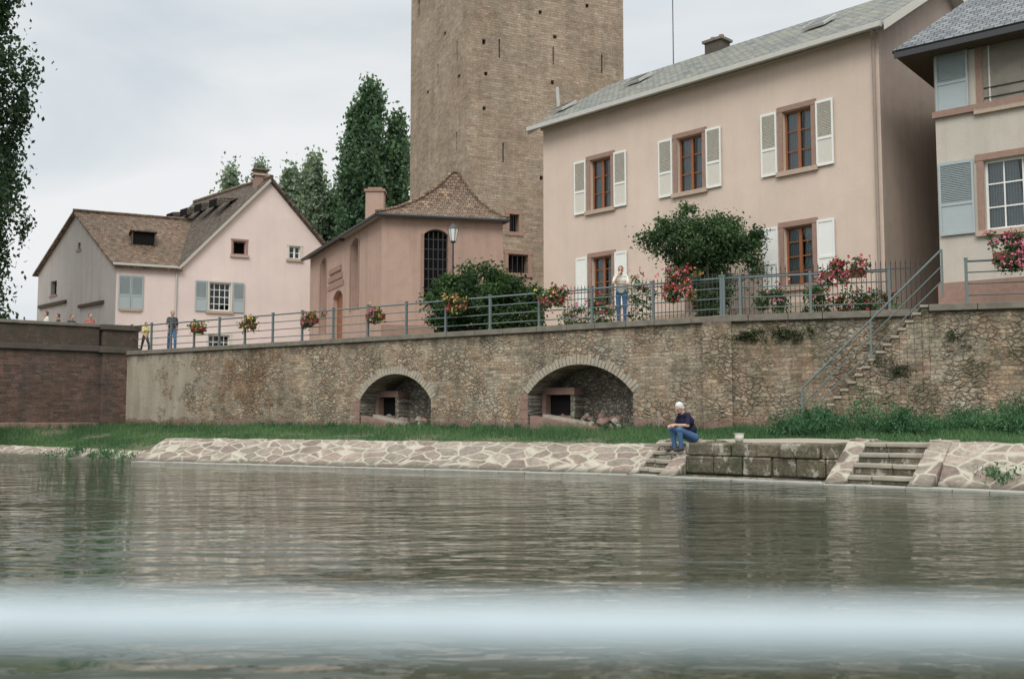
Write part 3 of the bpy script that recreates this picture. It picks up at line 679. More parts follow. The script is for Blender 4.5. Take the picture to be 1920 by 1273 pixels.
for k in range(7): mb.tube((xa-.7+.2*k,DG/2-.3,RZ+3.7),(xa-.7+.2*k,DG/2+.3,RZ+3.7),.008,.008,IRON,5)
mb.tube((xa-.8,DG/2,RZ+3.7),(xa+.6,DG/2,RZ+3.7),.01,.01,IRON,5)
xv=frR.hit(1145,170)[0]-.5; mb.tube((xv,1.8,EZ+1.8*sl),(xv,1.7,EZ+1.8*sl+1.0),.07,.07,GUT,8)
for xq,yq in((xv+.6,1.4),(xv+3.6,2.6),(LH-3.2,2.4)):
    M=Matrix.Translation((xq,yq,EZ+yq*sl+.14))@Matrix.Rotation(math.atan(sl),4,'X'); mb.box(-.4,.4,-.5,.5,0,.1,GUT,M); mb.box(-.33,.33,-.43,.43,.1,.11,IRON,M)
mb.obj('chimney_and_aerial',frH.M,rt)
# ---------------------------------------------------------------- right house with grey shutters
P2=(kx(1773,27.0),27.0); fr5=Fr(P2,(.77,-.64)); rt=root('grey_shuttered_house',(13,26,4.2))
E2=fr5.hit(1772,104)[1]; L2=5.6; ub=hole(fr5,1842,1995,68,190); lb=hole(fr5,1846,1992,290,425)
BZ=fr5.hit(1790,212)[1]
wall('front_wall',fr5,rect(0,L2,4.0,E2),[rect(*ub),rect(*lb)],CREAM,rt,.3)
mb=MB(); window(mb,*lb,fm=WHITE,cols=4,rows=3,curt=.5,sur=SAND,sw=.17); window(mb,*ub,fm=SAND,cols=1,rows=1,curt=False,sur=SAND,sw=.17,glass=False,back=1.2)
mb.box(-.05,L2+.05,-.12,-.003,BZ-.08,BZ+.10,SAND); mb.box(-.06,L2,-.06,-.003,4.1,5.0,SAND)
a=hole(fr5,1772,1816,76,208); shutter(mb,.05,a[1],a[2],a[3]-.06,GREYSH)
b=hole(fr5,1776,1828,302,440); shutter(mb,.05,b[1],b[2],b[3],GREYSH)
for zz in (.45,.9): mb.tube((ub[0]+.02,-.02,ub[2]+zz*.6),(ub[1]-.02,-.02,ub[2]+zz*.6),.015,.015,IRON,6)
mb.box(ub[0]+.15,ub[0]+.19,-.02,.1,ub[2]+.02,ub[3]-.02,WHITEB)
mb.obj('windows_and_shutters',fr5.M,rt)
mb=MB(); mb.poly([(0,0,4),(0,7,4),(0,7,E2),(0,0,E2)],CREAM); mb.poly([(L2,0,4),(L2,7,4),(L2,7,E2),(L2,0,E2)],CREAM); mb.poly([(0,7,4),(L2,7,4),(L2,7,E2),(0,7,E2)],CREAM)
mb.box(-.8,L2+.8,-.82,-.76,E2-.06,E2+.1,IRON)
mb.poly([(-.8,-.78,E2),(L2+.8,-.78,E2),(L2+.8,7.8,E2+.01),(-.8,7.8,E2+.01)],BARK); mb.obj('sides',fr5.M,rt)
rf(fr5,'roof',[(-.85,-.82,E2+.16),(L2+.85,-.82,E2+.16),(L2-1.5,3.5,E2+3.6),(1.8,3.5,E2+3.6)],GREYT,rt,.1,IRON)
rf(fr5,'roof_side',[(-.85,7.8,E2+.16),(-.85,-.82,E2+.16),(1.8,3.5,E2+3.6)],GREYT,rt,.1,IRON)
rf(fr5,'roof_back',[(L2+.85,7.8,E2+.16),(-.85,7.8,E2+.16),(1.8,3.5,E2+3.6),(L2-1.5,3.5,E2+3.6)],GREYT,rt,.1,IRON)
# ---------------------------------------------------------------- gatehouse (rose plaster, hipped roof)
PG=(kx(713,38),38.); frG=Fr(PG,(.97,.24)); frGl=Fr(PG,(.42,-.91)); rt=root('guard_house',(-4,40,4.2))
EG=frG.hit(713,402)[1]; WG=frG.hit(943,405)[0]
o=hole(frG,795,840,430,560); ah,_=archh(o[0],o[1],o[2],o[3]-.2,.2)
wall('front_wall',frG,rect(0,WG,4.0,EG),[ah],ROSE,rt,.35)
mb=MB(); mb.poly([(o[0]-.2,.34,o[2]-.2),(o[1]+.2,.34,o[2]-.2),(o[1]+.2,.34,o[3]+.2),(o[0]-.2,.34,o[3]+.2)],DARK)
for i in range(1,5): x=o[0]+(o[1]-o[0])*i/5; mb.box(x-.015,x+.015,.1,.13,o[2]+.01,o[3]-.1,IRON)
for i in range(1,7): z=o[2]+(o[3]-o[2])*i/7; mb.box(o[0]+.01,o[1]-.01,.09,.10-.002,z-.015,z+.015,IRON)
mb.box(o[0]-.13,o[0]-.004,-.03,.05,o[2],o[3]-.22,SAND); mb.box(o[1]+.004,o[1]+.13,-.03,.05,o[2],o[3]-.22,SAND); mb.box(o[0]-.2,o[1]+.2,-.08,.05,o[2]-.15,o[2]-.004,SANDL)
mb.box(-.004,WG,-.05,-.003,4.1,4.9,SAND); mb.obj('barred_window',frG.M,rt)
LG=11.8; gl=[hole(frGl,601,611,484,625),hole(frGl,658,672,447,582)]; dr=hole(frGl,624,642,545,640); gh=[archh(h[0],h[1],h[2],h[3]-.2,.2)[0] for h in gl]+[archh(dr[0],dr[1],4.05,dr[3]-.3,.3)[0]]
wall('side_wall',frGl,rect(-LG,0,4.0,EG),gh,ROSE,rt,.35)
mb=MB()
for h in gl: 
    mb.poly([(h[0]-.2,.3,h[2]-.2),(h[1]+.2,.3,h[2]-.2),(h[1]+.2,.3,h[3]+.2),(h[0]-.2,.3,h[3]+.2)],DARK)
    mb.box(h[0]-.14,h[0]-.004,-.03,.03,h[2],h[3]-.2,SAND); mb.box(h[1]+.004,h[1]+.14,-.03,.03,h[2],h[3]-.2,SAND)
mb.poly([(dr[0]-.1,.2,4),(dr[1]+.1,.2,4),(dr[1]+.1,.2,dr[3]+.2),(dr[0]-.1,.2,dr[3]+.2)],WOOD)
n0=hole(frGl,615,645,485,540)
for i in range(3): mb.box(n0[0]+.2*i,n0[1]-.2*i,-.03-.02*i,-.003,n0[2]+.35*i,n0[2]+.35*i+.22,SAND)
mb.obj('side_openings',frGl.M,rt)
bk=frGl.w(-LG)-frGl.w(0)
def gp(x,t,z): return frG.w(x,0,z)+Vector((bk.x*t,bk.y*t,0))
mb=MB(); mb.poly([gp(WG,0,4),gp(WG,1,4),gp(WG,1,EG),gp(WG,0,EG)],ROSE); mb.poly([gp(0,1,4),gp(WG,1,4),gp(WG,1,EG),gp(0,1,EG)],ROSE)
mb.obj('rear_walls',None,rt)
AP=Vector(gp(WG*.72,.13,0)); zap=Fr((AP.x,AP.y),(1,0)).hit(845,322)[1]; ovh=.35
cor=[gp(-ovh,-.03,EG),gp(WG+ovh*.2,-.03,EG),gp(WG+ovh*.2,.47,EG),gp(-ovh,.47,EG)]
rings=[]
for t,hz in((0,0),(.25,.13),(.5,.34),(.75,.63),(.93,.93),(1,1)):
    rings.append([Vector((c.x+(AP.x-c.x)*t,c.y+(AP.y-c.y)*t,EG+(zap-EG)*hz)) for c in cor])
for i in range(4):
    j=(i+1)%4
    for k in range(5): slab('roof_hip',[rings[k][i],rings[k][j],rings[k+1][j],rings[k+1][i]] if k<4 else [rings[k][i],rings[k][j],rings[k+1][i]],.05,CLAY,rt)
mb=MB(); 
for k in range(5):
    for i in (0,1): mb.tube(rings[k][i]+Vector((0,0,.03)),rings[k+1][i]+Vector((0,0,.03)),.07,.07,CLAY,7)
for i in range(4): mb.tube(cor[i]-Vector((0,0,.08)),cor[(i+1)%4]-Vector((0,0,.08)),.07,.07,IRON,6)
mb.poly([c-Vector((0,0,.03)) for c in cor],SOFF)
mb.obj('ridge_tiles_and_gutter',None,rt)
q0=gp(-.4,.47,EG+.0);q1=gp(-.4,1.03,EG+.0);q2=gp(WG/2,1.03,EG+.9);q3=gp(WG/2,.47,EG+.9);q4=gp(WG,.47,EG);q5=gp(WG,1.03,EG)
slab('roof_rear_left',[q1,q0,q3,q2],.12,CLAYD,rt,IRON); slab('roof_rear_right',[q4,q5,q2,q3],.12,CLAYD,rt,IRON)
ch=gp(.9,.34,0); mb=MB(); czt=Fr((ch.x,ch.y),(1,0)).hit(718,356)[1]
mb.box(-.38,.38,-.3,.3,EG-.2,czt-.14,ROSE); mb.box(-.44,.44,-.36,.36,czt-.14,czt-.03,SAND); mb.box(-.3,.3,-.22,.22,czt-.03,czt+.06,SAND)
mb.obj('chimney',Matrix.Translation((ch.x,ch.y,0)),rt)
# ---------------------------------------------------------------- pink house
PK=(kx(210,52),52.); u6=Vector((.9,.43)).normalized(); fr6=Fr(PK,u6); fr6l=Fr(PK,(.7,-.71)); rt=root('pink_house',(-16,57,4.2))
bk=Vector((-.7,.71))
xe=fr6.hit(333,500)[0]; ze=(fr6.hit(333,500)[1]+fr6.hit(207,495)[1])/2; xp,zp=fr6.hit(505,338); xr=xp+(xp-xe)
tl=fr6l.hit(72,512)[0]; zl=fr6l.hit(72,512)[1]; tp,zpk=fr6l.hit(145,400)
W=[hole(fr6,222,268,520,578),hole(fr6,392,432,530,583),hole(fr6,437,461,452,478),hole(fr6,542,563,462,486),hole(fr6,390,430,628,655),hole(fr6,583,600,535,585)]
W[0][0]+=.25;W[0][1]-=.25
wall('front_wall',fr6,[(0,4),(xr,4),(xr,ze),(xp,zp),(xe,ze),(0,ze)],[rect(*w) for w in W],PINK,rt,.25)
mb=MB()
for i,w in enumerate(W):
    window(mb,*w,fm=WHITE if i in(0,1,3,4) else SAND,cols=4 if i in(1,4) else (2 if i!=2 else 1),rows=4 if i<2 else (2 if i!=2 else 1),curt=False,sur=SAND if i==2 else WHITEB,sw=.1,sill=True,glass=i!=2)
ws=(W[1][1]-W[1][0])/2+.05
for a in (W[1][0]-.12-ws,W[1][1]+.12): shutter(mb,a,a+ws,W[1][2]-.05,W[1][3]+.05,GREYSH)
ws=(W[0][1]-W[0][0])/2+.25; xm=(W[0][0]+W[0][1])/2
shutter(mb,xm-ws,xm-.01,W[0][2]-.1,W[0][3]+.1,GREYSH); shutter(mb,xm+.01,xm+ws,W[0][2]-.1,W[0][3]+.1,GREYSH)
mb.tube((xe-.05,-.06,4.2),(xe-.05,-.06,ze-.1),.05,.05,GUT,8); mb.box(-.2,xe,-.35,-.2,ze-.1,ze+.02,GUT)
mb.obj('windows_and_shutters',fr6.M,rt)
sm=hole(fr6l,95,106,527,553); sm2=hole(fr6l,146,151,455,468)
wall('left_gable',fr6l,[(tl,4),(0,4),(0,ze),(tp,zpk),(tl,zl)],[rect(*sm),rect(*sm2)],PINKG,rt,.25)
mb=MB()
for h in(sm,sm2): mb.poly([(h[0]-.1,.24,h[2]-.1),(h[1]+.1,.24,h[2]-.1),(h[1]+.1,.24,h[3]+.1),(h[0]-.1,.24,h[3]+.1)],DARK); mb.box(h[0]-.12,h[1]+.12,-.05,-.003,h[2]-.12,h[2]-.003,SAND)
for a,b in((75,125),(150,195)):
    g=hole(fr6l,a,b,568,574); mb.box(g[0],g[1],-.14,-.003,g[2],g[3],BARK)
mb.obj('gable_openings',fr6l.M,rt)
def pk(x,t,z): q=fr6.w(x,0,z); return Vector((q.x+bk.x*t,q.y+bk.y*t,z))
tpl=-tp
slab('wing_roof_front',[pk(-.25,-.35,ze-.15),pk(xe+.1,-.35,ze-.15),pk(xe+3.2,tpl,zpk+.1),pk(-.25,tpl,zpk+.1)],.12,CLAY,rt)
slab('wing_roof_back',[pk(-.25,-tl+.3,zl-.1),pk(xe+3,-tl+.3,zl-.1),pk(xe+3.2,tpl+.002,zpk+.1),pk(-.25,tpl+.002,zpk+.1)],.12,CLAY,rt)
slab('main_roof_left',[pk(xe-.15,9,ze-.1),pk(xe-.15,-.3,ze-.1),pk(xp,-.3,zp+.12),pk(xp,9,zp+.12)],.14,CLAYD,rt,WHITEB)
slab('main_roof_right',[pk(xr+.15,-.3,ze-.1),pk(xr+.15,9,ze-.1),pk(xp+.001,9,zp+.12),pk(xp+.001,-.3,zp+.12)],.14,CLAYD,rt)
mb=MB()
def dorm(x,t,w,h,mat):
    z=ze+(zp-ze)*(x-xe)/(xp-xe)
    a=pk(x-.9,t-w,z-.1);b=pk(x-.9,t+w,z-.1);c=pk(x-.9,t+w,z+h);d=pk(x-.9,t-w,z+h)
    e=pk(x+.4,t-w,z+h+.15);f=pk(x+.4,t+w,z+h+.15)
    mb.poly([a,b,c,d],DARK); mb.poly([d,c,f,e],mat); mb.poly([a,d,e],mat); mb.poly([b,c,f],mat)
for t in (2.0,3.8,5.6,7.4): dorm(xe+3.6,t,.45,.35,CLAYD)
mb.tube(pk(-.25,tpl,zpk+.15),pk(xe+3.2,tpl,zpk+.15),.1,.1,CLAY,8); mb.tube(pk(xp,-.3,zp+.16),pk(xp,9,zp+.16),.1,.1,CLAY,8)
mb.obj('dormers',None,rt)
mb=MB(); fx=2.3; tt=tpl*.46; zz=ze+(zpk-ze)*.46
mb.box(-.55,.55,-.5,.5,-.3,.45,DARK); mb.box(-.65,.65,-.62,-.52,-.35,-.25,CLAY); mb.box(-.62,-.552,-.6,.5,-.3,.5,CLAYD); mb.box(.552,.62,-.6,.5,-.3,.5,CLAYD); mb.box(-.7,.7,-.7,.7,.502,.58,CLAY)
q=pk(fx,tt,zz); mb.obj('roof_hatch',Matrix.Translation(q)@fr6.M.to_3x3().to_4x4(),rt)
mb=MB(); mb.box(-.35,.35,-.3,.3,-1,.32,SAND); mb.box(-.45,.45,-.4,.4,.32,.42,SANDL); mb.box(-.35,-.25,-.1,.1,.42,.66,SAND); mb.box(.25,.35,-.1,.1,.42,.66,SAND); mb.box(-.05,.05,-.1,.1,.42,.66,SAND); mb.box(-.45,.45,-.35,.35,.66,.73,CONC)
mb.obj('chimney',Matrix.Translation(pk(xp-.1,.8,zp))@fr6.M.to_3x3().to_4x4(),rt)
# ---------------------------------------------------------------- railing along the quay
def railing(name,fr,xs,y,z=TZ,h=1.12):
    rt=root(name,tuple(fr.w(xs[0],y,z))); mb=MB()
    for x in xs:
        mb.box(x-.035,x+.035,y-.035,y+.035,z-.02,z+h+.02,RAIL); mb.box(x-.05,x+.05,y-.05,y+.05,z-.01,z+.06,RAIL); mb.box(x-.045,x+.045,y-.045,y+.045,z+h+.02,z+h+.06,RAIL)
    mb.obj('posts',fr.M,rt); mb=MB()
    for hh,r in((h-.03,.028),(h*.72,.017),(h*.46,.017),(h*.2,.017)): mb.tube((xs[0],y,z+hh),(xs[-1],y,z+hh),r,r,RAIL,8)
    mb.obj('bars',fr.M,rt,True)
yR=.22
px=[248,285,322,365,412,460,512,567,625,690,762,836,919,1011,1110,1225,1353]
frQr=Fr(tuple(frQ.w(0,yR)[:2]),frQ.u); frR2=Fr(tuple(fr2.w(0,yR)[:2]),fr2.u)
railing('metal_railing',frQr,[frQr.hit(p,590)[0] for p in px],0)
railing('metal_railing',frR2,[frR2.hit(p,560)[0] for p in (1357,1388,1520,1668)],0)
frR3=Fr(tuple(fr3.w(0,yR)[:2]),fr3.u)
railing('metal_railing',frR3,[frR3.hit(1812,520)[0]+2.0*k for k in range(6)],0)
fq=Fr(tuple(frQ.w(0,1.7)[:2]),frQ.u); fp=Fr(tuple(fr2.w(0,1.5)[:2]),fr2.u)
rt=root('iron_fence',tuple(fq.w(-3,0,TZ))); 
def pick(fr,a,b,nm,h=1.35):
    mb=MB(); x=a
    while x<b:
        mb.tube((x,0,TZ),(x,0,TZ+h+.08*math.sin(x*3)**2),.010,.010,IRON,5,False); mb.tube((x,0,TZ+h),(x,0,TZ+h+.14),.018,.001,IRON,5,False); x+=.13
    for z in(.15,h-.15): mb.box(a,b,-.012,.012,TZ+z,TZ+z+.03,IRON)
    mb.obj(nm,fr.M,rt)
pick(fq,fq.hit(1058,560)[0],.2,'pickets_a'); pick(fp,.2,fp.hit(1740,560)[0],'pickets_b',1.45)
# ---------------------------------------------------------------- flower boxes
def flowers(fr,px_,py_,w,big,cols,y=-.16,bx=True):
    x,z=fr.hit(px_,py_); rt=root('flower_box',tuple(fr.w(x,y,z))); c=fr.w(x,y,z)
    if bx:
        mb=MB(); mb.prismxz([(x-w/2+.03,z-.12),(x+w/2-.03,z-.12),(x+w/2,z+.06),(x-w/2,z+.06)],y-.1,y+.08,POT); mb.obj('planter',fr.M,rt,bevel=.01)
    u=np.array([fr.u.x,fr.u.y,0]); cc=np.array(c); nc=int(14*big); Cs=[];T=[]; ctr=[]
    for k in range(nc):
        q=cc+u*rng.normal()*w*.28+np.array([0,rng.normal()*.07-.04,rng.uniform(-.16,.24)*big]); ctr.append(q)
        Cs.append(q+rng.normal(size=(46,3))*.07); T.append(np.full(46,rng.uniform(0.2,1)))
    leaves('foliage',np.concatenate(Cs),.045,np.concatenate(T),LEAF_C,rt,.7)
    for k,m in enumerate(cols):
        P=[]
        for q in ctr[k::len(cols)]:
            for j in range(4 if big<1.5 else 6):
                P.append(q+rng.normal(size=3)*.08+np.array([0,-.06,.04])+rng.normal(size=(7,3))*.016)
        X=np.concatenate(P); leaves('blossoms',X,.03,rng.uniform(0,1,len(X)),m,rt,.9)
    return rt
for a in [(378,617,.75,.85,[FRED,FYEL]),(472,610,.8,.9,[FYEL,FORA]),(587,602,.8,1.0,[FORA,FPINK]),(710,594,.8,1.0,[FYEL,FPINK]),(862,576,.75,1.3,[FORA,FYEL,FRED]),(1040,562,.85,1.3,[FRED,FYEL,FPINK])]: flowers(frQr,*a)
flowers(frQr,1275,540,.8,2.1,[FRED,FPINK,FORA]); flowers(frR2,1578,515,1.1,1.5,[FPINK,FRED]); flowers(frR3,1893,480,.8,2.3,[FPINK,FPINK])
# ---------------------------------------------------------------- trees
poplar('poplar_tree',-27.0,48.5,4.1,27,2.3,LEAF_D,560,75,.13,lambda t:1.0 if t<.6 else 1-.75*(t-.6)/.4,.42)
poplar('poplar_tree',-26.2,45.0,4.1,15.5,2.7,LEAF_D,320,75,.12,lambda t:(1-max(0,t-.5)*1.3),.4)
poplar('poplar_tree',kx(688,70),70,4,20.4,2.3,LEAF_P,460,60,.17)
poplar('poplar_tree',kx(738,72),72,4,18.8,2.0,LEAF_P,340,60,.17)
poplar('poplar_tree',kx(656,69),69.5,4,18.8,1.2,LEAF_P,240,60,.16)
poplar('poplar_tree',kx(582,72),72,4,15.8,1.8,LEAF_W,300,60,.17)
poplar('poplar_tree',kx(538,74),74,4,15.6,2.2,LEAF_W,260,60,.17)
poplar('willow_tree',kx(425,76),76,4,16.3,2.2,LEAF_W,330,45,.15,lambda t:(1-max(0,(t-.6)/.4)**2)*.95+.05)
poplar('willow_tree',kx(478,77),77,4,16.6,2.2,LEAF_W,280,45,.15,lambda t:(1-max(0,(t-.6)/.4)**2)*.95+.05)
poplar('poplar_tree',kx(615,73),73,4,13.0,2.2,LEAF_P,260,60,.17)
def bush(name,ells,per,cs,ls,mat,stems=4):
    C,T=clump(ells,per,cs); c=ells[0][0]; rt=root(name,(c[0],c[1],TZ)); leaves('foliage',C,ls,T,mat,rt,.5)
    mb=MB()
    for i in range(stems):
        an=i*2.4; mb.tube((c[0]+.12*math.cos(an),c[1]+.12*math.sin(an),TZ-.1),(c[0]+.6*math.cos(an),c[1]+.5*math.sin(an),c[2]+.3),.06,.025,BARK,7,False)
    mb.obj('stems',None,rt); return rt
bush('laurel_bush',[((kx(890,34.6),34.6,5.4),(1.45,1.2,1.25),120),((kx(965,34.4),34.4,5.15),(1.0,1.0,.95),60),((kx(835,34.8),34.8,5.2),(.7,.9,.85),40)],110,.17,.075,LEAF_H)
bush('climbing_shrub',[((kx(1325,30.6),30.6,6.8),(1.4,.85,.72),110),((kx(1262,31),31,6.95),(.75,.6,.6),34),((kx(1390,30.4),30.4,6.8),(.7,.6,.7),34),((kx(1342,30.6),30.6,5.4),(.55,.45,1.3),70),((kx(1222,31),31,6.95),(.35,.3,.15),6),((kx(1290,31),31,7.75),(.2,.2,.4),6),((kx(1422,30.3),30.3,6.2),(.15,.2,.6),8),((kx(1300,31),31,6.0),(.7,.4,.4),18)],90,.15,.055,LEAF_C)
for (p,q,d,h) in [(1205,520,30.6,1),(1130,560,31.0,.5),(1450,545,28.6,.5),(1600,550,27.9,.8),(1540,545,28.1,.6),(1080,575,32,.5),(1650,555,27.6,.4)]:
    cx=kx(p,d); zt_=CH+(HOR-q)/F*d; zc=(TZ+zt_)/2
    C,T=clump([((cx,d,zc),(.38,.35,(zt_-TZ)/2+.1),16)],50,.12); rt=root('rose_bush',(cx,d,TZ)); leaves('foliage',C,.05,T,LEAF_C,rt)
    N=11; X=np.array([cx,d-.2,zt_-.1])+rng.normal(size=(N,3))*np.array([.25,.2,.22]); X=np.repeat(X,6,0)+rng.normal(size=(N*6,3))*.02
    leaves('blossoms',X,.035,rng.uniform(0,1,N*6),random.choice([FRED,FPINK,FRED]),rt,.9)
def grass(name,N,fn,w,mat):
    X=[];T=[];Hh=[]
    while len(X)<N:
        r=fn()
        if r is None: continue
        X.append(r[:3]); Hh.append(r[3]); T.append(rng.uniform(0,1)*.6+.4*(.5+.5*math.sin(r[0]*1.7+r[1])))
    X=np.array(X);Hh=np.array(Hh); an=rng.uniform(0,6.283,N); d=np.stack([np.cos(an),np.sin(an),np.zeros(N)],1)*w
    ln=rng.normal(size=(N,3))*.35*Hh[:,None]; ln[:,2]=Hh
    V=np.stack([X-d,X+d,X+ln+d*.2,X+ln*1.0-d*.2],1).reshape(-1,3)
    me=bpy.data.meshes.new(name); me.vertices.add(4*N); me.vertices.foreach_set('co',V.ravel()); me.loops.add(4*N); me.loops.foreach_set('vertex_index',np.arange(4*N,dtype=np.int32))
    me.polygons.add(N); me.polygons.foreach_set('loop_start',np.arange(0,4*N,4,dtype=np.int32)); me.update(calc_edges=True)
    at=me.attributes.new('tint','FLOAT','POINT'); at.data.foreach_set('value',np.repeat(np.clip(T,0,1),4).astype(np.float32)); me.materials.append(mat)
    return fin(bpy.data.objects.new(name,me))
Tn=np.array(T_);Bn=np.array(B_); fBi=frB.M.inverted()
def gpt():
    i=rng.uniform(3,len(Tn)-12); k=int(i); f=i-k; a=Tn[k]*(1-f)+Tn[k+1]*f; b=Bn[k]*(1-f)+Bn[k+1]*f
    v=rng.beta(1.1,1.0); p=a+(b-a)*v; q=fBi@Vector(p)
    if ((q.x-2.9)/2.1)**2+((q.y-2.25)/.8)**2<1 : return None
    if 0<q.x<cx1 and q.y<1.7: return None
    patch=math.sin(p[0]*.9+p[1]*1.3)+math.sin(p[0]*2.3-p[1]*.7)
    if patch<-1.1 and rng.uniform()<.75: return None
    h=.05+.08*v+.06*max(0,patch)+rng.uniform(0,.06)
    if v>.9: h+=.1
    return (p[0],p[1],p[2]-.01,h)
grass('grass',52000,gpt,.012,GRASSM)
E=[]
for k in range(62):
    s=random.uniform(s0-.5,11.5); y=-random.uniform(.05,1.7); q=fr3.w(s,y,0); hh=random.uniform(.22,.75)*(1.0-.3*(-y/1.7))*(1 if s>2.2 else .75); E.append(((q.x,q.y,bankz(q.x,q.y)+hh*.6),(.5,.35,hh*.85),10))
C,T=clump(E,60,.12); leaves('weeds',C,.055,T,WEEDM,None,.3,.6)
E=[]
for k in range(34):
    s=random.uniform(-QL+8,0); q=frQ.w(s,-.25,1.02); E.append(((q.x,q.y,q.z),(.25,.15,.1),2))
for k in range(12):
    q=frC.w(random.uniform(-5.5,-.8),random.uniform(-.1,.7),.16); E.append((tuple(q),(.4,.3,.16),5))
for k in range(9):
    q=frB.w(random.uniform(7.2,9.5),random.uniform(.2,.9),0); E.append(((q.x,q.y,.28),(.25,.15,.1),3))
C,T=clump(E,40,.09); leaves('bank_weeds',C,.05,T,WEEDM,None,.35,.6)
E=[]
for (f,p0,p1,q0,q1,k) in [(fr2,1385,1520,622,640,20),(fr3,1640,1700,650,700,4),(fr3,1780,1815,620,650,3)]:
    for j in range(k):
        x,z=f.hit(random.uniform(p0,p1),random.uniform(q0,q1)); q=f.w(x,-.04,z); E.append((tuple(q),(.22,.05,.12),3))
C,T=clump(E,36,.06); leaves('ivy',C,.032,T,MOSSM,None,.6)
# ---------------------------------------------------------------- street lamp
d=36.2; x=kx(848,d); zt=CH+(HOR-428)/F*d*1.02; rt=root('street_lamp',(x,d,TZ)); mb=MB()
mb.tube((x,d,TZ),(x,d,TZ+.9),.08,.06,IRON,10); mb.tube((x,d,TZ+.9),(x,d,zt-.62),.045,.03,IRON,10)
mb.tube((x,d,zt-.62),(x,d,zt-.56),.09,.11,IRON,6); mb.tube((x,d,zt-.10),(x,d,zt+.08),.22,.05,IRON,6); mb.tube((x,d,zt+.08),(x,d,zt+.18),.03,.01,IRON,6)
for k in range(6):
    a=k/6*6.283; mb.tube((x+.11*math.cos(a),d+.11*math.sin(a),zt-.56),(x+.2*math.cos(a),d+.2*math.sin(a),zt-.10),.01,.01,IRON,4)
mb.obj('post',None,rt); mb=MB(); mb.tube((x,d,zt-.56),(x,d,zt-.10),.105,.19,WHITE,6); mb.obj('lantern_glass',None,rt)
